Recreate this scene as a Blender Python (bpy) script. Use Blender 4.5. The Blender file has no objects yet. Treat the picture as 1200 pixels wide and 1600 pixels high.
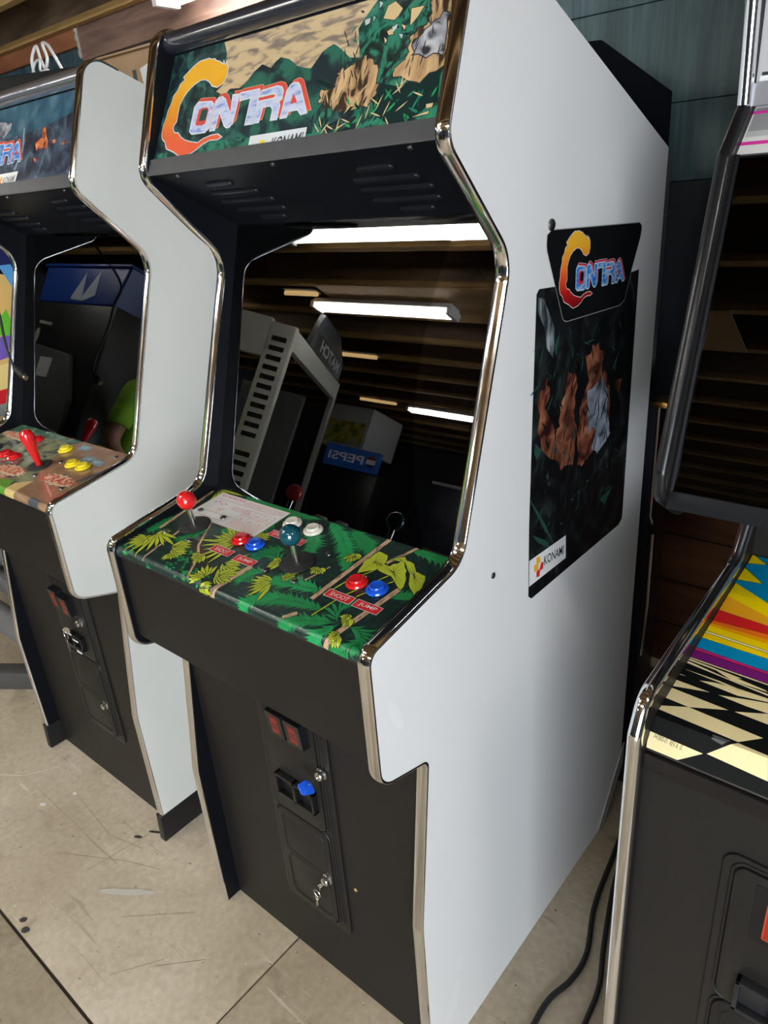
import bpy, bmesh, math, random
from mathutils import Vector, Matrix, Euler
from mathutils.geometry import tessellate_polygon
random.seed(7)
SC = bpy.context.scene
COL = SC.collection
PI = math.pi

# ------------------------------------------------------------------ camera
cd = bpy.data.cameras.new('camera')
cam = bpy.data.objects.new('camera', cd); COL.objects.link(cam)
cam.location = (1.2223160, -0.5756611, 1.5969726)
cam.rotation_euler = (1.1538610, 0.0709200, 0.6979313)
cd.sensor_fit = 'VERTICAL'; cd.sensor_height = 36.0
cd.lens = 1131.8046 * 36.0 / 1600.0
cd.clip_start = 0.02; cd.clip_end = 60
SC.camera = cam

# ------------------------------------------------------------------ world, daylight, exposure
SC.view_settings.view_transform = 'Standard'
SC.view_settings.look = 'None'
SC.view_settings.gamma = 1.0
SC.view_settings.use_curve_mapping = False
SC.view_settings.exposure = 0.78
w = bpy.data.worlds.new('world'); SC.world = w; w.use_nodes = True
bg = w.node_tree.nodes['Background']; bg.inputs[0].default_value = (0.75, 0.85, 1.0, 1); bg.inputs[1].default_value = 1.0
LAMP_POWER = 26.0      # emission strength of the fluorescent tubes
def area_light(name, loc, aim, size, size_y, power, color):
    l = bpy.data.lights.new(name, 'AREA'); l.shape = 'RECTANGLE'; l.size = size; l.size_y = size_y
    l.energy = power; l.color = color
    o = bpy.data.objects.new(name, l); COL.objects.link(o); o.location = loc
    o.rotation_euler = (Vector(aim) - Vector(loc)).to_track_quat('-Z', 'Y').to_euler()
    return o
# daylight falling in through the open roller door in the right hand wall
area_light('door_daylight', (3.35, -3.6, 1.15), (0.9, -1.4, 0.2), 2.6, 2.0, 180.0, (0.84, 0.92, 1.0))

# ------------------------------------------------------------------ materials
MAT = {}
def _nt(name):
    m = bpy.data.materials.new(name); m.use_nodes = True
    nt = m.node_tree; b = nt.nodes['Principled BSDF']
    return m, nt, b
def mat(name, col, rough=0.5, metal=0.0, coat=0.0, noise=None, bump=None, emit=None, ior=None, rvar=None, spec=None):
    """noise=(scale, amount, detail, stretch) mottles the colour, bump=(scale, strength)"""
    if name in MAT: return MAT[name]
    m, nt, b = _nt(name)
    b.inputs['Base Color'].default_value = (*col, 1)
    b.inputs['Roughness'].default_value = rough
    b.inputs['Metallic'].default_value = metal
    b.inputs['Coat Weight'].default_value = coat
    b.inputs['Coat Roughness'].default_value = 0.05
    if ior: b.inputs['IOR'].default_value = ior
    if spec is not None: b.inputs['Specular IOR Level'].default_value = spec
    if emit:
        b.inputs['Emission Color'].default_value = (*emit[0], 1); b.inputs['Emission Strength'].default_value = emit[1]
    tc = nt.nodes.new('ShaderNodeTexCoord')
    if noise:
        mp = nt.nodes.new('ShaderNodeMapping'); nt.links.new(tc.outputs['Object'], mp.inputs[0])
        if len(noise) > 3: mp.inputs['Scale'].default_value = noise[3]
        n = nt.nodes.new('ShaderNodeTexNoise'); n.inputs['Scale'].default_value = noise[0]; n.inputs['Detail'].default_value = noise[2]
        nt.links.new(mp.outputs[0], n.inputs['Vector'])
        r = nt.nodes.new('ShaderNodeValToRGB'); a = noise[1]
        r.color_ramp.elements[0].position = 0.3; r.color_ramp.elements[1].position = 0.7
        r.color_ramp.elements[0].color = (*[c * (1 - a) for c in col], 1)
        r.color_ramp.elements[1].color = (*[min(1, c * (1 + a)) for c in col], 1)
        nt.links.new(n.outputs['Fac'], r.inputs[0]); nt.links.new(r.outputs[0], b.inputs['Base Color'])
    if rvar:
        n = nt.nodes.new('ShaderNodeTexNoise'); n.inputs['Scale'].default_value = rvar[0]; n.inputs['Detail'].default_value = 4
        nt.links.new(tc.outputs['Object'], n.inputs['Vector'])
        mr = nt.nodes.new('ShaderNodeMapRange'); mr.inputs['To Min'].default_value = rvar[1]; mr.inputs['To Max'].default_value = rvar[2]
        nt.links.new(n.outputs['Fac'], mr.inputs[0]); nt.links.new(mr.outputs[0], b.inputs['Roughness'])
    if bump:
        n = nt.nodes.new('ShaderNodeTexNoise'); n.inputs['Scale'].default_value = bump[0]; n.inputs['Detail'].default_value = 3
        nt.links.new(tc.outputs['Object'], n.inputs['Vector'])
        bp = nt.nodes.new('ShaderNodeBump'); bp.inputs['Strength'].default_value = bump[1]; bp.inputs['Distance'].default_value = 0.002
        nt.links.new(n.outputs['Fac'], bp.inputs['Height']); nt.links.new(bp.outputs[0], b.inputs['Normal'])
    MAT[name] = m
    return m
def print_mat(name, stops, scale=20, detail=4, rough=0.3, dist=0.0, stretch=(1, 1, 1), uvgrad=None, coat=0.3, rot=0.0):
    """printed artwork: ramp of colours over noise on the UV map (uvgrad=(v0, v1): ramp over v instead)"""
    if name in MAT: return MAT[name]
    m, nt, b = _nt(name)
    b.inputs['Roughness'].default_value = rough; b.inputs['Coat Weight'].default_value = coat; b.inputs['Coat Roughness'].default_value = 0.08
    tc = nt.nodes.new('ShaderNodeTexCoord')
    r = nt.nodes.new('ShaderNodeValToRGB')
    while len(r.color_ramp.elements) < len(stops): r.color_ramp.elements.new(0.5)
    for e, (p, c) in zip(r.color_ramp.elements, stops): e.position = p; e.color = (*c, 1)
    if uvgrad:
        sp = nt.nodes.new('ShaderNodeSeparateXYZ'); nt.links.new(tc.outputs['UV'], sp.inputs[0])
        mr = nt.nodes.new('ShaderNodeMapRange'); mr.inputs['From Min'].default_value = uvgrad[0]; mr.inputs['From Max'].default_value = uvgrad[1]
        nt.links.new(sp.outputs['Y'], mr.inputs[0]); nt.links.new(mr.outputs[0], r.inputs[0])
    else:
        mp = nt.nodes.new('ShaderNodeMapping'); mp.inputs['Scale'].default_value = stretch; mp.inputs['Rotation'].default_value = (0, 0, rot)
        nt.links.new(tc.outputs['UV'], mp.inputs[0])
        n = nt.nodes.new('ShaderNodeTexNoise'); n.inputs['Scale'].default_value = scale; n.inputs['Detail'].default_value = detail; n.inputs['Distortion'].default_value = dist
        nt.links.new(mp.outputs[0], n.inputs['Vector']); nt.links.new(n.outputs['Fac'], r.inputs[0])
    nt.links.new(r.outputs[0], b.inputs['Base Color'])
    MAT[name] = m
    return m
def glass_mat(name, tint, ior, boost=1.0, rough=0.0):
    m = bpy.data.materials.new(name); m.use_nodes = True; nt = m.node_tree; nt.nodes.clear()
    o = nt.nodes.new('ShaderNodeOutputMaterial'); mx = nt.nodes.new('ShaderNodeMixShader')
    t = nt.nodes.new('ShaderNodeBsdfTransparent'); t.inputs[0].default_value = (*tint, 1)
    g = nt.nodes.new('ShaderNodeBsdfGlossy'); g.inputs['Roughness'].default_value = rough; g.inputs['Color'].default_value = (1, 1, 1, 1)
    f = nt.nodes.new('ShaderNodeFresnel'); f.inputs['IOR'].default_value = ior
    nt.links.new(f.outputs[0], mx.inputs[0]); nt.links.new(t.outputs[0], mx.inputs[1]); nt.links.new(g.outputs[0], mx.inputs[2])
    nt.links.new(mx.outputs[0], o.inputs['Surface'])
    return m
def wood_mat(name, dark, light, scale=3.0, stretch=(1, 12, 12), rough=0.6, knots=0.0):
    if name in MAT: return MAT[name]
    m, nt, b = _nt(name)
    tc = nt.nodes.new('ShaderNodeTexCoord'); mp = nt.nodes.new('ShaderNodeMapping'); mp.inputs['Scale'].default_value = stretch
    nt.links.new(tc.outputs['Object'], mp.inputs[0])
    n = nt.nodes.new('ShaderNodeTexNoise'); n.inputs['Scale'].default_value = scale; n.inputs['Detail'].default_value = 6; n.inputs['Distortion'].default_value = 1.2
    nt.links.new(mp.outputs[0], n.inputs['Vector'])
    n2 = nt.nodes.new('ShaderNodeTexNoise'); n2.inputs['Scale'].default_value = 1.3; n2.inputs['Detail'].default_value = 2
    nt.links.new(tc.outputs['Object'], n2.inputs['Vector'])
    mm = nt.nodes.new('ShaderNodeMath'); mm.operation = 'ADD'; nt.links.new(n.outputs['Fac'], mm.inputs[0]); nt.links.new(n2.outputs['Fac'], mm.inputs[1])
    r = nt.nodes.new('ShaderNodeValToRGB'); r.color_ramp.elements[0].position = 0.75; r.color_ramp.elements[1].position = 1.25 if False else 1.0
    r.color_ramp.elements[0].color = (*dark, 1); r.color_ramp.elements[1].color = (*light, 1)
    mr = nt.nodes.new('ShaderNodeMapRange'); mr.inputs['From Min'].default_value = 0.7; mr.inputs['From Max'].default_value = 1.3
    r.color_ramp.elements[0].position = 0.1; r.color_ramp.elements[1].position = 0.9
    nt.links.new(mm.outputs[0], mr.inputs[0]); nt.links.new(mr.outputs[0], r.inputs[0]); nt.links.new(r.outputs[0], b.inputs['Base Color'])
    b.inputs['Roughness'].default_value = rough
    MAT[name] = m
    return m
def concrete_mat():
    m, nt, b = _nt('stained_concrete')
    tc = nt.nodes.new('ShaderNodeTexCoord'); P = tc.outputs['Object']
    def noise(s, d=5, dist=0.0, vec=P):
        n = nt.nodes.new('ShaderNodeTexNoise'); n.inputs['Scale'].default_value = s; n.inputs['Detail'].default_value = d; n.inputs['Distortion'].default_value = dist
        nt.links.new(vec, n.inputs['Vector']); return n.outputs['Fac']
    def ramp(f, stops):
        r = nt.nodes.new('ShaderNodeValToRGB')
        while len(r.color_ramp.elements) < len(stops): r.color_ramp.elements.new(0.5)
        for e, (p, c) in zip(r.color_ramp.elements, stops): e.position = p; e.color = (*c, 1)
        nt.links.new(f, r.inputs[0]); return r.outputs[0]
    def mix(fac, a, c, mode='MIX'):
        x = nt.nodes.new('ShaderNodeMix'); x.data_type = 'RGBA'; x.blend_type = mode
        if isinstance(fac, float): x.inputs[0].default_value = fac
        else: nt.links.new(fac, x.inputs[0])
        nt.links.new(a, x.inputs[6])
        if isinstance(c, tuple): x.inputs[7].default_value = (*c, 1)
        else: nt.links.new(c, x.inputs[7])
        return x.outputs[2]
    base = ramp(noise(3.0, 8, 0.6), [(0.3, (0.36, 0.29, 0.2)), (0.5, (0.43, 0.36, 0.26)), (0.7, (0.5, 0.43, 0.33))])
    fine = ramp(noise(60, 6), [(0.3, (0.8, 0.8, 0.8)), (0.7, (1, 1, 1))])
    c = mix(1.0, base, fine, 'MULTIPLY')
    # dark stains and scuffs
    st = ramp(noise(7.0, 10, 1.5), [(0.60, (0, 0, 0)), (0.76, (0.6, 0.6, 0.6))])
    c = mix(st, c, (0.17, 0.14, 0.1))
    sp = ramp(noise(55, 2), [(0.725, (0, 0, 0)), (0.75, (1, 1, 1))])
    c = mix(sp, c, (0.12, 0.1, 0.08))
    # scratches
    for k, (rz, sc) in enumerate(((0.5, 2.2), (-0.7, 1.7), (1.3, 1.3))):
        mp = nt.nodes.new('ShaderNodeMapping'); mp.inputs['Rotation'].default_value = (0, 0, rz); mp.inputs['Scale'].default_value = (sc, sc * 24, 1); mp.inputs['Location'].default_value = (k * 3.7, k, 0)
        nt.links.new(P, mp.inputs[0])
        f = ramp(noise(1.5, 3, 0.8, mp.outputs[0]), [(0.70, (0, 0, 0)), (0.73, (0.5, 0.5, 0.5))])
        c = mix(f, c, (0.2, 0.16, 0.12) if k != 1 else (0.62, 0.58, 0.5))
    nt.links.new(c, b.inputs['Base Color'])
    b.inputs['Roughness'].default_value = 0.42
    b.inputs['Specular IOR Level'].default_value = 0.35
    bp = nt.nodes.new('ShaderNodeBump'); bp.inputs['Strength'].default_value = 0.15; bp.inputs['Distance'].default_value = 0.003
    nt.links.new(noise(30, 6), bp.inputs['Height']); nt.links.new(bp.outputs[0], b.inputs['Normal'])
    return m

WHITE = mat('white_laminate', (0.73, 0.73, 0.72), 0.42, bump=(400, 0.02), noise=(2.5, 0.012, 2))
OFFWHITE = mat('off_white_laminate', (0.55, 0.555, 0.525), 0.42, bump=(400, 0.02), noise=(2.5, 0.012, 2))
BLACK = mat('black_laminate', (0.013, 0.0115, 0.010), 0.45, spec=.18, bump=(900, 0.12))
BLACKG = mat('black_painted_inside', (0.0045, 0.0052, 0.0075), 0.4, spec=.16, bump=(600, 0.06))
CHROME = mat('chrome_trim', (0.90, 0.91, 0.93), 0.09, 1.0)
DCHROME = mat('dark_reflection_trim', (0.008, 0.008, 0.009), 0.25, 0.0, spec=.32)  # chrome in itself; the dark it reflects is put into the colour
STEEL = mat('bright_steel', (0.75, 0.74, 0.72), 0.18, 1.0)
DSTEEL = mat('dark_steel_screw', (0.25, 0.25, 0.26), 0.35, 1.0)
PLASTIC = mat('black_plastic', (0.008, 0.008, 0.009), 0.3, spec=.35)
RUBBER = mat('black_rubber', (0.012, 0.012, 0.012), 0.6)
COINDOOR = mat('black_powdercoat', (0.013, 0.012, 0.0105), 0.4, spec=.28, bump=(1200, 0.15))
REDP = mat('red_plastic', (0.62, 0.012, 0.014), 0.15, coat=0.6)
BLUEP = mat('blue_plastic', (0.01, 0.09, 0.62), 0.18, coat=0.5)
WHITEP = mat('cream_plastic', (0.78, 0.74, 0.64), 0.25, coat=0.4)
YELLOWP = mat('yellow_plastic', (0.85, 0.68, 0.02), 0.2, coat=0.4)
TEALP = mat('dark_teal_plastic', (0.004, 0.06, 0.085), 0.12, coat=0.8)
GREYM = mat('grey_bracket_paint', (0.055, 0.055, 0.058), 0.4, noise=(30, 0.08, 3))
GLASS = glass_mat('smoked_monitor_glass', (0.42, 0.42, 0.44), 1.66)
GLASS2 = glass_mat('clear_hood_glass', (0.30, 0.30, 0.31), 1.42)
SCREEN = mat('dark_picture_tube', (0.012, 0.013, 0.014), 0.25)
TUBEGLOW = mat('fluorescent_tube_glow', (1, 1, 1), 0.5, emit=((1.0, 0.97, 0.9), LAMP_POWER))
FIXT = mat('white_enamel_fixture', (0.8, 0.8, 0.78), 0.35)
REDLIT = mat('lit_red_reject_button', (0.06, 0.002, 0.002), 0.2, emit=((1.0, 0.01, 0.01), 0.022))
REDGLOW = mat('lit_red_lettering', (0.3, 0.02, 0.01), 0.3, emit=((1.0, 0.06, 0.03), 0.14))

# ------------------------------------------------------------------ object helpers
def tag(o, label=None, cat=None, group=None, kind=None):
    if label: o['label'] = label
    if cat: o['category'] = cat
    if group: o['group'] = group
    if kind: o['kind'] = kind
    return o
def empty(name, loc=(0, 0, 0), rz=0.0, label=None, cat=None, group=None, rot=None):
    o = bpy.data.objects.new(name, None); COL.objects.link(o); o.location = loc
    o.rotation_euler = rot if rot else (0, 0, rz); o.empty_display_size = 0.1
    return tag(o, label, cat, group)
class G:
    """mesh collector"""
    def __init__(s): s.bm = bmesh.new(); s.uv = s.bm.loops.layers.uv.new('UVMap')
    def _done(s, fs, m):
        for f in fs: f.material_index = m
    def box(s, a, b, m=0, bev=0.0, M=None):
        x0, y0, z0 = a; x1, y1, z1 = b
        vs = [s.bm.verts.new(v) for v in ((x0, y0, z0), (x1, y0, z0), (x1, y1, z0), (x0, y1, z0), (x0, y0, z1), (x1, y0, z1), (x1, y1, z1), (x0, y1, z1))]
        fs = [s.bm.faces.new([vs[i] for i in q]) for q in ((3, 2, 1, 0), (4, 5, 6, 7), (0, 1, 5, 4), (1, 2, 6, 5), (2, 3, 7, 6), (3, 0, 4, 7))]
        s._done(fs, m)
        if bev > 0:
            es = list({e for f in fs for e in f.edges})
            r = bmesh.ops.bevel(s.bm, geom=es, offset=bev, segments=2, affect='EDGES', profile=0.5)
            s._done(r['faces'], m); vs = list({v for f in r['faces'] for v in f.verts} | {v for v in vs if v.is_valid})
        if M is not None:
            for v in vs:
                if v.is_valid: v.co = M @ v.co
        return s
    def prism(s, pts, m=0, M=None, d=1.0, mcap0=None, mcap1=None, bev=0.0):
        """pts in local xy, extruded 0..d along local z, then M"""
        M = M or Matrix()
        lo = [s.bm.verts.new((p[0], p[1], 0)) for p in pts]; hi = [s.bm.verts.new((p[0], p[1], d)) for p in pts]
        n = len(pts); fs = [s.bm.faces.new([lo[i], lo[(i + 1) % n], hi[(i + 1) % n], hi[i]]) for i in range(n)]
        s._done(fs, m)
        a = s.bm.faces.new(lo[::-1]); b = s.bm.faces.new(hi)
        a.material_index = m if mcap0 is None else mcap0; b.material_index = m if mcap1 is None else mcap1
        allv = lo + hi
        if bev > 0:
            es = list(a.edges) + list(b.edges)
            r = bmesh.ops.bevel(s.bm, geom=es, offset=bev, segments=2, affect='EDGES', profile=0.5)
            s._done(r['faces'], m); allv = list({v for f in r['faces'] for v in f.verts} | {v for v in allv if v.is_valid})
        for v in allv: v.co = M @ v.co
        bmesh.ops.recalc_face_normals(s.bm, faces=list({f for v in allv for f in v.link_faces}))
        return s
    def lathe(s, prof, m=0, M=None, seg=28):
        """prof [(r, z)...] around local z"""
        M = M or Matrix(); rings = []; fs = []
        for r, z in prof:
            if r < 1e-6: rings.append([s.bm.verts.new(M @ Vector((0, 0, z)))])
            else: rings.append([s.bm.verts.new(M @ Vector((r * math.cos(2 * PI * k / seg), r * math.sin(2 * PI * k / seg), z))) for k in range(seg)])
        for a, b in zip(rings, rings[1:]):
            for k in range(seg):
                k2 = (k + 1) % seg
                if len(a) == 1 and len(b) == 1: continue
                if len(a) == 1: fs.append(s.bm.faces.new([a[0], b[k2], b[k]]))
                elif len(b) == 1: fs.append(s.bm.faces.new([a[k], a[k2], b[0]]))
                else: fs.append(s.bm.faces.new([a[k], a[k2], b[k2], b[k]]))
        if len(rings[0]) > 1: fs.append(s.bm.faces.new(rings[0][::-1]))
        if len(rings[-1]) > 1: fs.append(s.bm.faces.new(rings[-1]))
        s._done(fs, m); bmesh.ops.recalc_face_normals(s.bm, faces=fs)
        return s
    def cyl(s, p0, p1, r, m=0, r1=None, seg=20):
        p0 = Vector(p0); p1 = Vector(p1); d = p1 - p0
        M = Matrix.Translation(p0) @ d.to_track_quat('Z', 'Y').to_matrix().to_4x4()
        return s.lathe([(r, 0), (r if r1 is None else r1, d.length)], m, M, seg)
    def tube(s, path, r, m=0, seg=10, closed=False):
        path = [Vector(p) for p in path]; rings = []; n = len(path); prev = None
        for i, p in enumerate(path):
            t = (path[(i + 1) % n] - path[i - 1]) if (closed or 0 < i < n - 1) else (path[1] - path[0] if i == 0 else path[-1] - path[-2])
            t.normalize()
            if prev is None: u = t.orthogonal().normalized()
            else:
                u = prev - t * prev.dot(t); u.normalize()
            prev = u; v = t.cross(u)
            rings.append([s.bm.verts.new(p + r * (math.cos(2 * PI * k / seg) * u + math.sin(2 * PI * k / seg) * v)) for k in range(seg)])
        fs = []
        pr = list(zip(rings, rings[1:])) + ([(rings[-1], rings[0])] if closed else [])
        for a, b in pr:
            for k in range(seg): fs.append(s.bm.faces.new([a[k], a[(k + 1) % seg], b[(k + 1) % seg], b[k]]))
        if not closed: fs.append(s.bm.faces.new(rings[0][::-1])); fs.append(s.bm.faces.new(rings[-1]))
        s._done(fs, m); bmesh.ops.recalc_face_normals(s.bm, faces=fs)
        return s
    def ball(s, c, r, m=0, seg=28, sc=(1, 1, 1)):
        M = Matrix.Translation(c) @ Matrix.Diagonal((*sc, 1))
        k = seg // 2
        return s.lathe([(r * math.sin(PI * i / k), -r * math.cos(PI * i / k)) for i in range(k + 1)], m, M, seg)
    def build(s, name, mats, parent=None, smooth=True, ang=32, loc=None):
        bm = s.bm; bm.normal_update()
        if smooth:
            for f in bm.faces: f.smooth = True
            for e in bm.edges:
                e.smooth = len(e.link_faces) == 2 and e.calc_face_angle(9) < math.radians(ang)
        me = bpy.data.meshes.new(name); bm.to_mesh(me); bm.free()
        for m in (mats if isinstance(mats, (list, tuple)) else [mats]): me.materials.append(m)
        o = bpy.data.objects.new(name, me); COL.objects.link(o)
        if parent: o.parent = parent
        if loc: o.location = loc
        return o
def fillet(pts, radii, seg=8, closed=True):
    out = []; n = len(pts)
    for i, (p, r) in enumerate(zip(pts, radii)):
        if r <= 0 or (not closed and i in (0, n - 1)): out.append(tuple(p)); continue
        p = Vector(p); a = Vector(pts[i - 1]) - p; b = Vector(pts[(i + 1) % n]) - p
        la, lb = a.length, b.length; a.normalize(); b.normalize()
        ang = a.angle(b)
        if ang > PI - 0.02: out.append(tuple(p)); continue
        d = min(r / math.tan(ang / 2), la * 0.49, lb * 0.49); rr = d * math.tan(ang / 2)
        c = p + (a + b).normalized() * (rr / math.sin(ang / 2))
        s0 = p + a * d - c; s1 = p + b * d - c
        a0 = math.atan2(s0.y, s0.x); a1 = math.atan2(s1.y, s1.x); dd = (a1 - a0 + PI) % (2 * PI) - PI
        for k in range(seg + 1):
            t = a0 + dd * k / seg; out.append((c.x + rr * math.cos(t), c.y + rr * math.sin(t)))
    return out
def rrect(x0, y0, x1, y1, r, seg=6): return fillet([(x0, y0), (x1, y0), (x1, y1), (x0, y1)], [r] * 4, seg)
def frame(o, x, y):
    """matrix whose local x, y, z are the given directions at origin o"""
    x = Vector(x).normalized(); y = Vector(y).normalized(); z = x.cross(y)
    M = Matrix((x, y, z)).transposed().to_4x4(); M.translation = Vector(o); return M
YZ = frame((0, 0, 0), (0, 1, 0), (0, 0, 1))        # local xy -> (y, z), extrudes along +x

# ------------------------------------------------------------------ printed artwork
def text_geo(s, bold=0.0):
    c = bpy.data.curves.new('lettering', 'FONT'); c.body = s; c.offset = bold; c.resolution_u = 3
    o = bpy.data.objects.new('lettering', c); COL.objects.link(o)
    dg = bpy.context.evaluated_depsgraph_get(); dg.update()
    me = bpy.data.meshes.new_from_object(o.evaluated_get(dg))
    vs = [(v.co.x, v.co.y) for v in me.vertices]; fs = [tuple(p.vertices) for p in me.polygons]
    bpy.data.objects.remove(o); bpy.data.curves.remove(c); bpy.data.meshes.remove(me)
    x0 = min(v[0] for v in vs); x1 = max(v[0] for v in vs); y0 = min(v[1] for v in vs); y1 = max(v[1] for v in vs)
    return [((x - x0) / (x1 - x0), (y - y0) / (y1 - y0)) for x, y in vs], fs
def offs(pts, d):
    """grow a polygon outwards by d"""
    n = len(pts); A = sum(pts[i][0] * pts[(i + 1) % n][1] - pts[(i + 1) % n][0] * pts[i][1] for i in range(n)); sg = 1 if A > 0 else -1
    out = []
    for i in range(n):
        p = Vector(pts[i]); a = (p - Vector(pts[i - 1])); b = (Vector(pts[(i + 1) % n]) - p)
        if a.length < 1e-9 or b.length < 1e-9: out.append(tuple(p)); continue
        na = Vector((a.y, -a.x)).normalized(); nb = Vector((b.y, -b.x)).normalized()
        h = na + nb; h = h / max(h.length_squared, 0.6) * 2
        out.append(tuple(p + h * d * sg))
    return out
def poly_blob(cx, cy, a, b, rz, seed, n=22, jit=.25):
    random.seed(seed); out = []
    for k in range(n):
        t = 2 * PI * k / n; r = 1 + random.uniform(-jit, jit); x = a * r * math.cos(t); y = b * r * math.sin(t)
        out.append((cx + x * math.cos(rz) - y * math.sin(rz), cy + x * math.sin(rz) + y * math.cos(rz)))
    return out
class Art:
    """flat printed layers laid on a surface: u, v -> 3D through mapf(u, v, h)"""
    def __init__(s, mapf, cuts=(), lim=None): s.f = mapf; s.cuts = cuts; s.lim = lim; s.bm = bmesh.new(); s.uv = s.bm.loops.layers.uv.new('UVMap'); s.L = s.bm.verts.layers.float.new('lay'); s.mats = []
    def _m(s, m):
        if m not in s.mats: s.mats.append(m)
        return s.mats.index(m)
    def poly(s, pts, m, lay):
        if len(pts) < 3: return s
        try: tris = tessellate_polygon([[Vector((p[0], p[1], 0)) for p in pts]])
        except Exception: return s
        vs = [s.bm.verts.new((p[0], p[1], 0)) for p in pts]
        for v in vs: v[s.L] = lay
        mi = s._m(m)
        for t in tris:
            try: f = s.bm.faces.new([vs[i] for i in t]); f.material_index = mi
            except ValueError: pass
        return s
    def text(s, body, bl, br, tl, m, lay, bold=0.0, uv=None):
        vs, fs = text_geo(body, bold); bl = Vector(bl[:2]); ex = Vector(br[:2]) - bl; ey = Vector(tl[:2]) - bl
        bv = []
        for x, y in vs:
            v = s.bm.verts.new((*(bl + ex * x + ey * y), 0)); v[s.L] = lay; bv.append(v)
        mi = s._m(m)
        for t in fs:
            try: f = s.bm.faces.new([bv[i] for i in t]); f.material_index = mi
            except ValueError: pass
        return s
    def line(s, a, b, w, m, lay, w2=None):
        a = Vector(a[:2]); b = Vector(b[:2]); n = (b - a); n = Vector((-n.y, n.x)).normalized(); w2 = w if w2 is None else w2
        return s.poly([a + n * w / 2, a - n * w / 2, b - n * w2 / 2, b + n * w2 / 2], m, lay)
    def blade(s, a, b, w, m, lay, bend=0.0):
        """a leaf shape from a to b"""
        a = Vector(a[:2]); b = Vector(b[:2]); d = b - a; n = Vector((-d.y, d.x)).normalized() * w; c = bend * d.length
        N = n.normalized() * c
        return s.poly([a, a + d * 0.3 + n * 0.8 + N * 0.6, a + d * 0.65 + n * 0.7 + N, b, a + d * 0.65 - n * 0.7 + N, a + d * 0.3 - n * 0.8 + N * 0.6], m, lay)
    def build(s, name, parent, step=0.00008, back=0.0):
        for c in s.cuts:
            bmesh.ops.bisect_plane(s.bm, geom=list(s.bm.verts) + list(s.bm.edges) + list(s.bm.faces), plane_co=(0, c, 0), plane_no=(0, 1, 0), dist=1e-6)
        if s.lim:
            x0, y0, x1, y1 = s.lim
            for co, no in (((x0, 0, 0), (-1, 0, 0)), ((x1, 0, 0), (1, 0, 0)), ((0, y0, 0), (0, -1, 0)), ((0, y1, 0), (0, 1, 0))):
                bmesh.ops.bisect_plane(s.bm, geom=list(s.bm.verts) + list(s.bm.edges) + list(s.bm.faces), plane_co=co, plane_no=no, dist=1e-7, clear_outer=True)
        for f in s.bm.faces:
            for l in f.loops: l[s.uv].uv = (l.vert.co.x, l.vert.co.y)
        for v in s.bm.verts: v.co = Vector(s.f(v.co.x, v.co.y, v[s.L] * step))
        me = bpy.data.meshes.new(name); s.bm.to_mesh(me); s.bm.free()
        for m in s.mats: me.materials.append(m)
        o = bpy.data.objects.new(name, me); COL.objects.link(o); o.parent = parent
        return o

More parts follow.
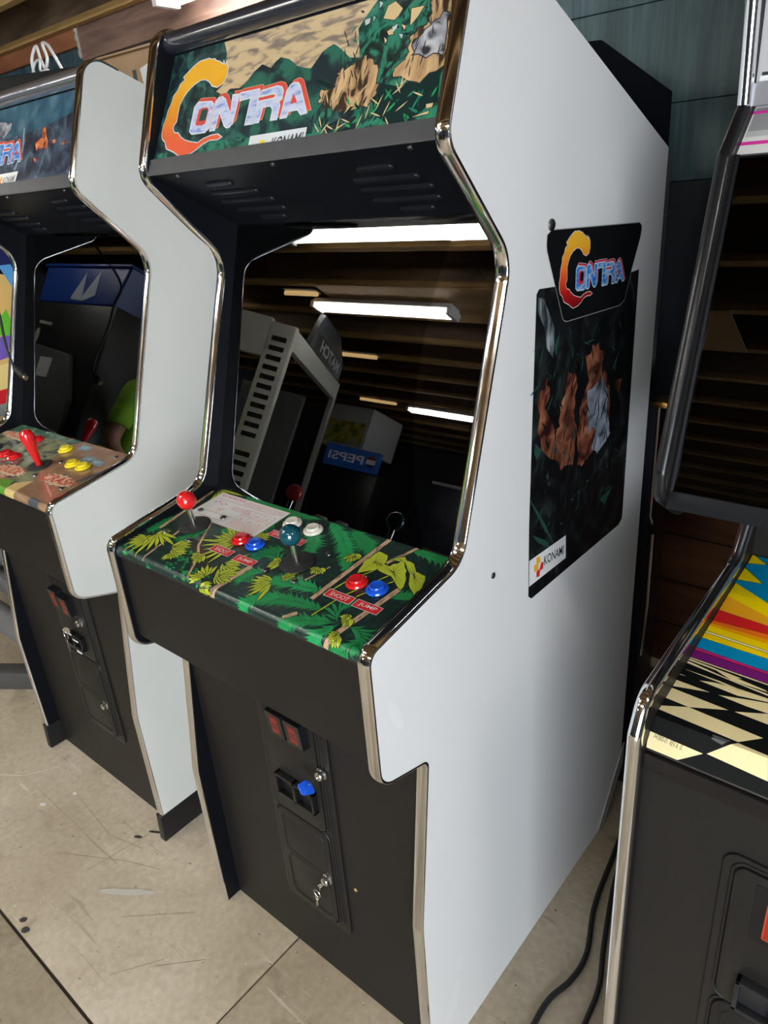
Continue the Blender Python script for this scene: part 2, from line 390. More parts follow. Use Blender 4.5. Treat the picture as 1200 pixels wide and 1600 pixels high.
# traced outlines of the printed artwork, in metres on each printed sheet
D = {"logo":{"claw":[[0.2009,0.0285],[0.19,0.0336],[0.1716,0.0332],[0.1538,0.0299],[0.1402,0.0247],[0.1194,0.0283],[0.1026,0.0328],[0.0895,0.039],[0.0783,0.0475],[0.0676,0.0486],[0.0592,0.0581],[0.0621,0.0639],[0.0667,0.0682],[0.066,0.0854],[0.0653,0.0952],[0.0728,0.1088],[0.0815,0.1184],[0.0965,0.127],[0.1125,0.1318],[0.1264,0.1308],[0.1377,0.1256],[0.1483,0.117],[0.1627,0.113],[0.1759,0.1175],[0.1814,0.1281],[0.1807,0.1408],[0.1732,0.15],[0.1722,0.1445],[0.1654,0.1536],[0.1656,0.1479],[0.1541,0.1544],[0.1436,0.1578],[0.1385,0.1616],[0.1309,0.1618],[0.1221,0.1651],[0.1146,0.1645],[0.0992,0.1643],[0.0853,0.1587],[0.0753,0.1531],[0.0613,0.1444],[0.0675,0.1386],[0.0559,0.1331],[0.0514,0.1227],[0.0419,0.1143],[0.042,0.1056],[0.0352,0.0917],[0.0342,0.077],[0.0299,0.0651],[0.0302,0.0526],[0.0353,0.0422],[0.046,0.0361],[0.0533,0.0243],[0.0794,0.0157],[0.092,0.0093],[0.1032,0.0063],[0.1262,0.009],[0.1418,0.0147],[0.1563,0.0227],[0.1738,0.0267],[0.1928,0.0255]],
"O":[[0.1203,0.0927],[0.156,0.0892],[0.1621,0.0844],[0.1628,0.0476],[0.1555,0.0415],[0.1203,0.0424],[0.1127,0.0473],[0.1126,0.0866]],
"Oh":[[0.1339,0.0815],[0.1475,0.0809],[0.1519,0.0769],[0.1504,0.056],[0.1433,0.0545],[0.1276,0.0552],[0.1251,0.059],[0.1271,0.0789]],
"N":[[0.1678,0.0876],[0.1734,0.0926],[0.1824,0.0932],[0.1915,0.0878],[0.2128,0.0624],[0.2098,0.0921],[0.2242,0.0912],[0.2227,0.0488],[0.2174,0.0433],[0.2105,0.0427],[0.2038,0.0464],[0.182,0.0731],[0.1796,0.0423],[0.1684,0.0424]],
"T":[[0.2289,0.0928],[0.2721,0.0926],[0.2734,0.0887],[0.2732,0.0418],[0.2562,0.042],[0.2566,0.0839],[0.2306,0.0825]],
"R":[[0.2792,0.089],[0.3125,0.0911],[0.3229,0.0881],[0.328,0.082],[0.3283,0.0714],[0.3223,0.0675],[0.327,0.061],[0.3269,0.0419],[0.3146,0.0423],[0.3145,0.0583],[0.3074,0.0646],[0.2888,0.0649],[0.2863,0.0424],[0.2753,0.0426],[0.2772,0.0729],[0.3102,0.0734],[0.3157,0.0763],[0.3136,0.0809],[0.307,0.0833],[0.2782,0.0822]],
"A":[[0.343,0.0883],[0.35,0.0904],[0.3573,0.0893],[0.3631,0.0843],[0.3887,0.0437],[0.3792,0.0428],[0.3701,0.0508],[0.3503,0.051],[0.3479,0.0425],[0.3361,0.0425],[0.3378,0.0806]],
"Ah":[[0.3539,0.0731],[0.3629,0.0621],[0.3518,0.0609]]},"mq":{"mount":[[0.1863,0.0977],[0.1964,0.1054],[0.2202,0.103],[0.2378,0.1127],[0.2479,0.1233],[0.2649,0.1326],[0.2875,0.1235],[0.2961,0.1317],[0.3057,0.1365],[0.3266,0.1298],[0.346,0.1171],[0.366,0.1107],[0.378,0.1081],[0.3865,0.1179],[0.3946,0.1287],[0.4047,0.133],[0.4149,0.1361],[0.4232,0.1316],[0.4353,0.1235],[0.4527,0.1107],[0.4722,0.1073]],
"leftjungle":[[0.1529,0.2065],[0.1682,0.1669],[0.1718,0.1457],[0.1768,0.1151],[0.1615,0.1058],[0.1872,0.0953],[0.1953,0.0714]],
"jungle":[[0.4848,0.1854],[0.466,0.1626],[0.4571,0.1489],[0.4722,0.1073],[0.4652,0.1046],[0.4543,0.0967],[0.4343,0.0821],[0.4308,0.0667],[0.3998,0.0386],[0.3937,0.0025],[0.6522,-0.0238],[0.6075,0.1724]],
"konami":[[0.275,0.0214],[0.3986,0.0214],[0.3993,0.0009],[0.4002,-0.0159],[0.278,-0.018],[0.275,0.001]],
"kred":[[0.3091,0.0032],[0.3187,0.0033],[0.3196,-0.0043],[0.31,-0.0045]],
"kyel":[[0.3011,0.0126],[0.3109,0.0124],[0.3118,0.0018],[0.3079,0.0018],[0.3094,-0.0066],[0.2959,-0.0064],[0.298,0.0021],[0.3012,0.0024]],
"ktext":[[0.3254,-0.0074],[0.3911,-0.0058],[0.3289,0.0044],[0.3874,0.0058]],
"tan":[[[0.5005,0.1537],[0.5044,0.1698],[0.5157,0.173],[0.5315,0.1603],[0.5267,0.1521],[0.5207,0.1477]],[[0.5467,0.1571],[0.5677,0.1563],[0.56,0.1434],[0.5509,0.1343]],[[0.5353,0.1392],[0.5434,0.1358],[0.5426,0.1304]],[[0.5124,0.1344],[0.5191,0.1368],[0.5253,0.1282],[0.5165,0.1289]],[[0.5095,0.1274],[0.5159,0.1224],[0.5135,0.1182]],[[0.6073,0.0264],[0.6183,0.0267],[0.6176,0.0215],[0.6089,0.0209]],[[0.5886,0.0126],[0.6143,0.0175],[0.6142,0.0139],[0.5932,0.0126]]],
"white":[[[0.4659,0.1588],[0.476,0.1596],[0.4767,0.1527],[0.4697,0.1503]],[[0.4866,0.1793],[0.4939,0.1759],[0.4896,0.1692]],[[0.5198,0.1385],[0.5286,0.1415],[0.5281,0.1351],[0.5221,0.1306]],[[0.4819,0.1613],[0.4855,0.1577],[0.4816,0.1537]],[[0.5339,0.1274],[0.5418,0.125],[0.541,0.1196]]],
"stump1":[[0.4729,0.1053],[0.4829,0.1065],[0.4958,0.0976],[0.5094,0.0858],[0.5152,0.0623],[0.5139,0.0454],[0.5037,0.0372],[0.4852,0.0387],[0.4951,0.0018],[0.4585,0.0038],[0.4474,0.0129],[0.4525,0.0321],[0.4237,0.0537],[0.4127,0.0572],[0.4117,0.0694],[0.4398,0.0733],[0.4377,0.0935],[0.454,0.0977]],
"stump2":[[0.5776,0.1614],[0.605,0.166],[0.622,0.0905],[0.6215,0.073],[0.5908,0.0601],[0.5388,0.07],[0.5379,0.0813],[0.5584,0.0926],[0.5549,0.1207],[0.5823,0.1371]],
"grey2":[[0.6078,0.1407],[0.6197,0.0909],[0.6116,0.0888],[0.5676,0.0928],[0.562,0.1084],[0.5715,0.1194],[0.5858,0.1328]],
"dark":[[[0.4983,0.0724],[0.5522,0.0568],[0.6174,0.0684],[0.6244,0.0286],[0.5962,0.018],[0.5892,0.0026],[0.5525,0.0068],[0.523,0.0234]],[[0.4311,0.0027],[0.4427,0.0373],[0.4861,0.0357],[0.4951,0.0018]],[[0.3929,0.0884],[0.3998,0.0894],[0.449,0.07],[0.4882,0.0547],[0.4714,0.0492],[0.4465,0.0605]]],
"ends":[[0.6093,0.1545],[0.6269,-0.0035],[0.0279,0.0055],[0.023,0.0783]]},"side":{"top":[[0.4801,1.5252],[0.6306,1.5189],[0.8132,1.5113],[0.8232,1.5062],[0.825,1.5002],[0.8215,1.4872],[0.7899,1.4321],[0.7671,1.3818],[0.7454,1.3751],[0.5375,1.381],[0.529,1.3838],[0.5238,1.388],[0.4681,1.496],[0.4659,1.5047],[0.4672,1.5191]],
"main":[[0.445,1.4444],[0.4937,1.4415],[0.6153,1.4335],[0.7965,1.4274],[0.832,1.4287],[0.8428,1.4227],[0.8446,1.4132],[0.8377,1.1791],[0.8247,0.9115],[0.8088,0.9026],[0.4338,0.906],[0.4217,0.9163],[0.4203,0.9895],[0.43,1.2597],[0.4374,1.4379]],
"klab":[[0.4213,0.9881],[0.5589,0.9818],[0.562,0.9325],[0.4222,0.9361]],
"ktext":[[0.4763,0.9548],[0.5519,0.9458],[0.4756,0.9741],[0.5507,0.9647]],
"kyel":[[0.4475,0.9835],[0.4604,0.9808],[0.4627,0.9678],[0.4553,0.9686],[0.4557,0.9554],[0.4409,0.957],[0.4387,0.971],[0.4478,0.9709]],
"kred":[[0.4647,0.9654],[0.4741,0.9643],[0.4727,0.9502],[0.4614,0.9512],[0.4599,0.9402],[0.4486,0.9429],[0.4483,0.9551],[0.4594,0.9552]],
"rock1":[[0.4621,1.2982],[0.4795,1.2899],[0.4806,1.2638],[0.4725,1.2485],[0.4958,1.22],[0.5196,1.1996],[0.5269,1.2341],[0.5429,1.275],[0.5556,1.2942],[0.5801,1.2843],[0.5843,1.2561],[0.5803,1.2201],[0.5863,1.1804],[0.5835,1.1126],[0.5382,1.1226],[0.4942,1.1561],[0.4526,1.201],[0.4465,1.2639]],
"rock2":[[0.6178,1.3032],[0.6366,1.3175],[0.6676,1.3182],[0.6836,1.2895],[0.6842,1.2657],[0.7079,1.2508],[0.724,1.2125],[0.7261,1.1507],[0.7003,1.127],[0.6678,1.1161],[0.6155,1.0995],[0.5939,1.1091],[0.5943,1.1684],[0.5967,1.2251],[0.6183,1.2432],[0.6322,1.2586]],
"pale":[[0.6235,1.2419],[0.6859,1.251],[0.7169,1.2242],[0.7166,1.1993],[0.7325,1.128],[0.6799,1.1072],[0.656,1.125],[0.6691,1.1567],[0.6513,1.1718],[0.6368,1.156]],
"hand":[[0.7451,1.2274],[0.7553,1.2375],[0.7806,1.2267],[0.7771,1.2096],[0.759,1.2115]],
"fall":[[0.4414,1.4336],[0.4615,1.4268],[0.4969,1.3777],[0.495,1.3287],[0.4728,1.3497],[0.4631,1.3837],[0.4421,1.4106]],
"leaf":[[[0.4251,1.1047],[0.4809,1.0345],[0.5169,0.9782],[0.4716,1.0332],[0.4296,1.0936]],[[0.4309,1.0349],[0.4821,1.0034],[0.5124,0.9695],[0.454,1.0102]],[[0.4398,1.2004],[0.462,1.1801],[0.445,1.1673],[0.436,1.1837]],[[0.4942,1.3455],[0.5148,1.3664],[0.5054,1.3308]],[[0.7291,1.2607],[0.759,1.2933],[0.7409,1.2581]],[[0.7029,1.002],[0.7623,1.0087],[0.7292,0.9809]]]},"sideaff":[[0.6899,-0.0089,0.4888],[-0.0319,0.746,1.3977]],
"mqB":{"konami":[[0.292,0.0288],[0.3813,0.0304],[0.3736,-0.0045],[0.3078,-0.0063]],
"orange":[[0.4535,0.1232],[0.4699,0.1186],[0.4766,0.1028],[0.4937,0.0859],[0.4917,0.067],[0.4767,0.0752],[0.4469,0.0698],[0.432,0.0908],[0.4615,0.0975]],
"o2":[[0.511,0.0882],[0.5256,0.0867],[0.5262,0.0786],[0.514,0.0811]],
"o3":[[0.4377,0.0566],[0.458,0.0507],[0.4696,0.0511],[0.4489,0.0445]],
"sky":[[0.2987,0.1468],[0.4583,0.1462],[0.4473,0.1309],[0.3689,0.1315],[0.311,0.1263]],
"beam":[[0.3637,0.1292],[0.3702,0.1284],[0.3823,0.0758],[0.3612,0.0345],[0.3539,0.0366],[0.3774,0.0762]],
"grey":[[0.2341,0.1573],[0.298,0.1483],[0.298,0.1336],[0.2561,0.1085]],
"o4":[[0.5542,0.0771],[0.571,0.082],[0.5716,0.074],[0.5593,0.0713]],
"edge":[[0.5833,0.065],[0.602,0.0002]]},"cp":{"card":[[0.0346,0.2298],[0.2426,0.2265],[0.2459,0.1403],[0.0638,0.14]],
"shoot1":[[0.2098,0.0825],[0.2599,0.0829],[0.2619,0.0708],[0.2106,0.0694]],
"jump1":[[0.2678,0.0831],[0.3181,0.0834],[0.3185,0.071],[0.2669,0.0707]],
"shoot2":[[0.494,0.084],[0.5424,0.0851],[0.5469,0.0692],[0.4975,0.0695]],
"jump2":[[0.5527,0.0842],[0.6012,0.0828],[0.6034,0.0681],[0.5547,0.0682]],
"hid1":[[0.2885,0.1701],[0.3004,0.1701],[0.3003,0.1552],[0.2891,0.1553]],
"hid1b":[[0.2855,0.1686],[0.3034,0.168],[0.3073,0.1527],[0.2886,0.154]],
"hid2":[[0.3388,0.1712],[0.3568,0.1698],[0.3588,0.1608],[0.3409,0.1621]],
"trunks":[[[0.0239,0.2252],[0.0454,0.0758]],[[0.0939,0.0866],[0.1101,-0.0123]],[[0.13,0.1365],[0.1756,0.0686],[0.2055,0.0456],[0.2423,-0.0069]],[[0.3233,0.0685],[0.313,-0.0221]],[[0.4887,0.2431],[0.4842,0.0517]],[[0.5489,0.2404],[0.5285,0.1816]],[[0.5924,0.1352],[0.5736,-0.0204]],[[0.4504,0.1305],[0.4383,0.0833]],[[0.4898,0.0155],[0.4771,-0.004]]],
"yel":[[[0.0587,0.0406],[0.0408,0.0089]],[[0.1303,0.0411],[0.1608,0.0559]],[[0.0625,0.0482],[0.0868,0.0656]],[[0.1467,0.0326],[0.1713,0.0181]],[[0.2401,0.1109],[0.1783,0.07]],[[0.221,0.1127],[0.1862,0.113]],[[0.256,0.1295],[0.2864,0.1441]],[[0.2119,0.054],[0.2074,0.0308]],[[0.2671,0.0503],[0.312,0.0529]],[[0.2871,0.0208],[0.3212,0.0286]],[[0.2747,0.0048],[0.2393,0.0162]],[[0.3948,0.0552],[0.3663,0.0232]],[[0.3962,0.0793],[0.4158,0.0776]],[[0.364,0.0988],[0.3445,0.089]],[[0.4645,0.1803],[0.4709,0.1588]],[[0.0284,0.2377],[0.1062,0.2372]],[[0.4359,0.1232],[0.4378,0.1123]],[[0.5874,0.0079],[0.5786,-0.0062]],[[0.5733,0.048],[0.5668,0.0346]],[[0.2796,-0.0117],[0.3061,-0.0166]],[[0.0592,0.0643],[0.0966,0.0081]]],
"lily":[[[0.4976,0.1997],[0.5162,0.1966],[0.5257,0.1802],[0.5238,0.1587],[0.505,0.1433],[0.4938,0.1703]],[[0.5158,0.1753],[0.5408,0.176],[0.5507,0.1927],[0.5706,0.1795],[0.5854,0.1533],[0.5909,0.1371],[0.56,0.157],[0.5324,0.1601]],[[0.53,0.1943],[0.5462,0.2084],[0.559,0.1969],[0.5446,0.1956]],[[0.5576,0.1962],[0.5732,0.1981],[0.5886,0.1828],[0.6066,0.1808],[0.6204,0.1551],[0.6173,0.1402],[0.5977,0.1541],[0.5837,0.1747]]],
"stem":[[[0.5557,0.1576],[0.5236,0.0778],[0.5143,0.0211]],[[0.5266,0.1601],[0.5041,0.1171],[0.4975,0.0803]],[[0.5744,0.1532],[0.5447,0.0889]]],
"palm":[[[0.3489,0.2388],[0.4389,0.1996],[0.4771,0.138]],[[0.4056,0.2372],[0.4973,0.1903]],[[0.5455,0.2294],[0.6143,0.2304]],[[0.4928,0.0724],[0.4197,0.0738],[0.3791,0.0529]],[[0.5201,0.0395],[0.436,0.0372],[0.3998,0.0018]],[[0.5572,0.0246],[0.502,0.0094],[0.4763,-0.0244]],[[0.5652,0.0241],[0.5503,-0.0079],[0.545,-0.0295]],[[0.583,0.029],[0.6156,0.0327],[0.6279,-0.0057]],[[0.5593,0.0305],[0.5305,0.045],[0.5542,0.0782]],[[0.3091,0.2203],[0.3706,0.1865],[0.3867,0.142]],[[0.3328,0.2458],[0.2561,0.2331],[0.204,0.2327]],[[0.1466,0.1233],[0.1281,0.0911],[0.1333,0.0593]],[[0.1654,0.1262],[0.2232,0.1363],[0.2379,0.1604]],[[0.2508,0.2254],[0.2387,0.1899],[0.2491,0.1429]],[[0.3422,0.1338],[0.3107,0.1236],[0.31,0.0819]],[[0.3603,0.0677],[0.3292,0.0616],[0.3343,0.0306]],[[0.0393,0.1288],[0.0343,0.0889],[0.031,0.063]],[[0.1072,0.2443],[0.1762,0.2354],[0.2306,0.2408]],[[0.4401,0.04],[0.4005,0.0148],[0.3877,-0.018]],[[0.5944,0.1098],[0.6089,0.1279],[0.6298,0.1285]],[[0.3668,0.035],[0.3307,0.0459],[0.323,0.036]],[[0.1243,-0.0106],[0.132,-0.0379],[0.1415,-0.0534]],[[0.3768,0.0935],[0.3219,0.1231],[0.3104,0.098]],[[0.6209,0.0264],[0.6119,-0.019],[0.5945,-0.0155]]],
"small":[[0.1893,0.0114],[0.1799,0.0382],[0.2202,0.0016],[0.2573,0.0056],[0.05,-0.0036],[0.0144,0.0921]],
"right":[[0.6103,0.2395],[0.6328,-0.0067]]},"cpB":{"rash":[[0.4683,0.0643],[0.6003,0.0711],[0.4504,0.0826],[0.5724,0.0956]],
"att":[[0.2416,0.184],[0.3598,0.1916]],
"ttl":[[0.0177,0.1731],[0.1845,0.1859]],
"dude":[[0.3566,0.0172],[0.3976,0.0606]],
"btn":[[0.3658,0.1866],[0.4767,0.1431],[0.5231,0.1453],[0.2064,0.1902],[0.2108,0.1003],[0.2577,0.1005]],
"stick":[[0.3859,0.1028]],
"brown":[[0.2765,0.2479],[0.5621,0.2489],[0.5953,0.0103],[0.4597,-0.0018],[0.4274,0.073]],
"green":[[-0.0066,0.2378],[0.2846,0.2469],[0.2715,0.2263],[0.1794,0.216],[0.0177,0.1731]],
"gl":[[0.3713,0.0105],[0.4174,0.03],[0.4601,-0.0077],[0.4141,-0.0092]],
"blue":[[[0.3784,0.2284],[0.422,0.2303],[0.4343,0.2096],[0.3934,0.2046]],[[0.4634,0.1927],[0.4976,0.1923],[0.5021,0.1702],[0.4685,0.1669]],[[0.4943,0.191],[0.5507,0.1897],[0.5611,0.1674],[0.5188,0.1668]]],
"screws":[[0.4239,0.1387],[0.431,0.0667],[0.5767,0.0561],[0.5529,0.2163],[0.3433,0.1381],[0.1345,0.1277]],
"right":[[0.5621,0.2489],[0.61,0.0055]],
"circ":[[0.2903,0.2025]]},"C":{"cyan0":[[0.9758,0.405],[0.996,0.4122],[1.0319,0.2811],[0.9742,0.3182],[0.9752,0.3637],[0.9759,0.3766]],
"y1":[[0.9758,0.405],[1.001,0.3841],[0.9759,0.3766]],
"y2":[[0.9755,0.3625],[1.0098,0.3325],[0.9748,0.3274]],
"y2b":[[1.0029,0.369],[1.0083,0.3671],[1.0103,0.36]],
"y2c":[[1.0173,0.317],[1.022,0.3172],[1.0242,0.3091]],
"y3":[[0.9755,0.3176],[1.0319,0.2811],[1.0385,0.2569],[0.9747,0.2807]],
"or":[[0.9747,0.2807],[1.0385,0.2569],[1.0438,0.2375],[0.9748,0.2427]],
"re":[[0.9748,0.2427],[1.0438,0.2375],[1.0489,0.2189],[0.9751,0.2151]],
"g1":[[0.9751,0.2151],[1.0489,0.2189],[1.0519,0.2078],[0.9749,0.208]],
"g2":[[0.9749,0.208],[1.0519,0.2078],[1.0545,0.1984],[0.9742,0.2018]],
"y4":[[0.9742,0.2018],[1.0545,0.1984],[1.0583,0.1846],[0.9736,0.1889]],
"cr":[[0.9734,0.188],[1.0584,0.184],[1.0593,0.1806],[0.9731,0.184]],
"y5":[[0.9728,0.1835],[1.0597,0.1794],[1.0628,0.1681],[0.9729,0.1708]],
"cy":[[0.9729,0.1708],[1.0628,0.1681],[1.0695,0.1433],[0.9729,0.1477]],
"ma":[[0.9729,0.1477],[1.0695,0.1433],[1.0709,0.1385],[0.9726,0.1414]],
"pu":[[0.9726,0.1414],[1.0709,0.1385],[1.0753,0.1223],[0.9724,0.1253]],
"cr2":[[0.9722,0.1248],[1.0756,0.1212],[1.0762,0.119],[0.9722,0.1223]],
"k1":[[0.9726,0.1212],[1.0451,0.1155],[1.04,0.1133],[0.9726,0.1177]],
"k1b":[[1.0075,0.1171],[1.075,0.1089],[1.0796,0.1066],[1.0345,0.1063]],
"k2":[[0.9733,0.1159],[1.0345,0.1063],[1.0805,0.1033],[1.0814,0.1001],[0.9728,0.1115]],
"k3":[[0.9754,0.0985],[1.0217,0.0978],[1.0455,0.0953],[1.0827,0.0954],[1.0843,0.0894]],
"k4":[[0.9711,0.0849],[0.974,0.0866],[0.983,0.0859]],
"k5":[[1.0,0.0863],[1.016,0.0914],[1.0455,0.0953],[1.0617,0.091],[1.0841,0.0901],[1.0843,0.0894],[1.0494,0.0825]],
"k6":[[0.9713,0.0734],[1.0187,0.0718],[0.9711,0.0592]],
"k7":[[1.029,0.0723],[1.0642,0.0823],[1.0848,0.0875],[1.0896,0.0701],[1.0643,0.0697]],
"k8":[[0.9721,0.0565],[1.0476,0.0525],[1.0047,0.0337],[0.9704,0.0356]],
"k9":[[1.0546,0.0536],[1.0897,0.0696],[1.0945,0.0522]],
"k10":[[0.9703,0.0178],[1.0047,0.0337],[1.0957,0.0278],[1.0731,0.0075],[0.9711,0.0121]],
"k11":[[0.9726,-0.0205],[1.0408,-0.0224],[1.0151,-0.0426],[0.9757,-0.0425]],
"k12":[[1.0448,-0.0207],[1.0736,0.0059],[1.1076,0.0042],[1.1151,-0.0242]],
"text":[[0.9804,-0.0234],[1.0166,-0.0253]],
"gr":[[1.0447,0.0045],[1.0661,0.0047],[1.0581,-0.0039],[1.0449,-0.0017]]}}
BOLTS = [(0.069, 0.07), (0.142, 0.072), (0.068, 0.158), (0.139, 0.158), (0.355, 0.072), (0.425, 0.072), (0.422, 0.158)]

# ------------------------------------------------------------------ print colours
FL = lambda n, c, **k: mat('print_' + n, c, k.get('rough', 0.38), coat=k.get('coat', 0.06), spec=.25)
P_BLACK = mat('print_black', (0.006, 0.0065, 0.007), 0.4, spec=.08); P_WHITE = FL('white', (0.72, 0.72, 0.70)); P_RED = FL('red', (0.62, 0.02, 0.025)); P_YEL = FL('yellow', (0.85, 0.6, 0.02))
P_INK = FL('ink', (0.03, 0.03, 0.03)); P_CREAM = FL('cream', (0.78, 0.66, 0.36)); P_TAN = FL('tan', (0.60, 0.44, 0.22)); P_CYAN = FL('cyan', (0.0, 0.25, 0.48))
P_ORANGE = FL('orange', (0.82, 0.33, 0.03)); P_MAG = FL('magenta', (0.55, 0.015, 0.14)); P_PUR = FL('purple', (0.17, 0.01, 0.16)); P_GRN = FL('leaf_green', (0.016, 0.23, 0.065))
P_GRN2 = FL('mid_green', (0.02, 0.30, 0.09)); P_LIME = FL('lime', (0.44, 0.52, 0.03)); P_DK = FL('night_green', (0.006, 0.022, 0.02)); P_BARK = FL('bark', (0.50, 0.33, 0.20))
P_PALEBLUE = FL('pale_blue', (0.42, 0.47, 0.66)); P_MIDBLUE = FL('mid_blue', (0.04, 0.16, 0.5)); P_LINEPINK = FL('pink', (0.65, 0.03, 0.30))
CP_BASE = print_mat('overlay_night_jungle', [(0.35, (0.008, 0.016, 0.015)), (0.55, (0.009, 0.028, 0.024)), (0.62, (0.012, 0.05, 0.035))], 90, 6, coat=0.12, rough=0.34)
SKYM = print_mat('marquee_sunset_sky', [(0.40, (0.58, 0.44, 0.25)), (0.50, (0.54, 0.40, 0.23)), (0.55, (0.36, 0.27, 0.18)), (0.64, (0.20, 0.165, 0.13))], 22, 5, dist=0.5, stretch=(1, 3.6, 1))
MTN = print_mat('marquee_mountains', [(0.40, (0.012, 0.024, 0.03)), (0.50, (0.016, 0.05, 0.05)), (0.60, (0.025, 0.13, 0.085))], 26, 8, dist=1.0)
JNG = print_mat('marquee_jungle', [(0.38, (0.012, 0.02, 0.018)), (0.47, (0.014, 0.07, 0.05)), (0.53, (0.03, 0.18, 0.11)), (0.62, (0.03, 0.20, 0.12))], 30, 7, dist=1.6)
JNG2 = print_mat('marquee_dark_jungle', [(0.42, (0.012, 0.02, 0.025)), (0.56, (0.02, 0.07, 0.06)), (0.64, (0.04, 0.13, 0.11))], 45, 7, dist=1.0)
CLAW = print_mat('claw_orange_fur', [(0.0, (0.75, 0.10, 0.05)), (0.35, (0.72, 0.13, 0.04)), (0.6, (0.72, 0.26, 0.02)), (1.0, (0.78, 0.40, 0.03))], uvgrad=(0.0, 0.13))
CLAWS = print_mat('claw_fire_gradient', [(0.0, (0.13, 0.005, 0.01)), (0.3, (0.45, 0.01, 0.01)), (0.55, (0.80, 0.08, 0.02)), (0.78, (0.85, 0.28, 0.02)), (1.0, (0.85, 0.45, 0.03))], uvgrad=(1.395, 1.50))
LETTER = print_mat('letter_chrome_blue', [(0.42, (0.55, 0.58, 0.70)), (0.55, (0.44, 0.49, 0.68)), (0.66, (0.20, 0.29, 0.58))], 40, 3, stretch=(1, 3, 1))
LETTERS = print_mat('letter_blue_gloss', [(0.35, (0.02, 0.13, 0.50)), (0.5, (0.05, 0.25, 0.62)), (0.62, (0.30, 0.42, 0.62))], 40, 3, stretch=(1, 4, 1))
SIDEJ = print_mat('poster_dark_jungle', [(0.45, (0.005, 0.005, 0.006)), (0.58, (0.009, 0.011, 0.011)), (0.68, (0.020, 0.028, 0.026)), (0.76, (0.05, 0.05, 0.045))], 14, 8, dist=1.5, stretch=(1, 0.7, 1))
SIDEF = print_mat('poster_waterfall', [(0.40, (0.02, 0.03, 0.035)), (0.55, (0.10, 0.12, 0.13)), (0.68, (0.32, 0.36, 0.38))], 45, 8, stretch=(1.6, 0.5, 1))
ROCK = print_mat('poster_red_rock', [(0.36, (0.02, 0.007, 0.006)), (0.48, (0.12, 0.035, 0.02)), (0.58, (0.26, 0.085, 0.045)), (0.68, (0.38, 0.16, 0.09))], 22, 4, dist=0.8)
PALE = print_mat('poster_pale_rock', [(0.36, (0.03, 0.035, 0.045)), (0.50, (0.22, 0.25, 0.30)), (0.65, (0.42, 0.45, 0.52))], 18, 4, dist=1.0)
BARKP = print_mat('marquee_tree_bark', [(0.38, (0.04, 0.025, 0.015)), (0.46, (0.38, 0.23, 0.11)), (0.62, (0.60, 0.40, 0.20))], 28, 6, dist=1.5, stretch=(1.6, 0.6, 1))
GREYP = print_mat('marquee_grey_rock', [(0.40, (0.03, 0.03, 0.035)), (0.50, (0.28, 0.28, 0.30)), (0.65, (0.50, 0.50, 0.50))], 30, 5, dist=1.2)
NIGHT = print_mat('marquee_night_storm', [(0.34, (0.012, 0.014, 0.024)), (0.5, (0.03, 0.04, 0.065)), (0.60, (0.05, 0.08, 0.12)), (0.70, (0.13, 0.17, 0.20))], 26, 7, dist=1.2)
NSKY = print_mat('marquee_teal_sky', [(0.38, (0.02, 0.06, 0.10)), (0.55, (0.035, 0.11, 0.155)), (0.68, (0.10, 0.17, 0.20))], 24, 6)
EMBER = print_mat('marquee_ember', [(0.40, (0.12, 0.02, 0.02)), (0.50, (0.42, 0.10, 0.04)), (0.62, (0.70, 0.26, 0.08))], 40, 4)

def logo(a, aff, lay, claw_m, fill_m, edge_m, hole_m, red_m=None, clawedge=None, d=0.0022, sh=(0.0055, 0.0045)):
    """the claw C and the slanted letters O N T R A"""
    L = D['logo']; (p, q, r), (t, u, v) = aff
    T = lambda pts, dx=0, dy=0: [(p * (x + dx) + q * (y + dy) + r, t * (x + dx) + u * (y + dy) + v) for x, y in pts]
    s = 1.0
    a.poly(T(offs(L['claw'], 0.0016)), clawedge or edge_m, lay); a.poly(T(L['claw']), claw_m, lay + 1)
    for k in 'ONTRA':
        a.poly(T(offs(L[k], d + 0.0008), *sh), edge_m if clawedge else P_TAN, lay + 2) if red_m else None
        if red_m: a.poly(T(offs(L[k], d), *sh), red_m, lay + 3)
        a.poly(T(offs(L[k], d)), edge_m, lay + 4)
        a.poly(T(offs(L[k], -0.0004) if clawedge else L[k]), fill_m, lay + 5)
        if k + 'h' in L:
            if red_m: a.poly(T(offs(L[k + 'h'], 0.001)), red_m, lay + 6)
            a.poly(T([(x - 0.000, y) for x, y in offs(L[k + 'h'], -0.004 if k == 'O' else -0.003)], 0.003, 0.002), hole_m, lay + 7)

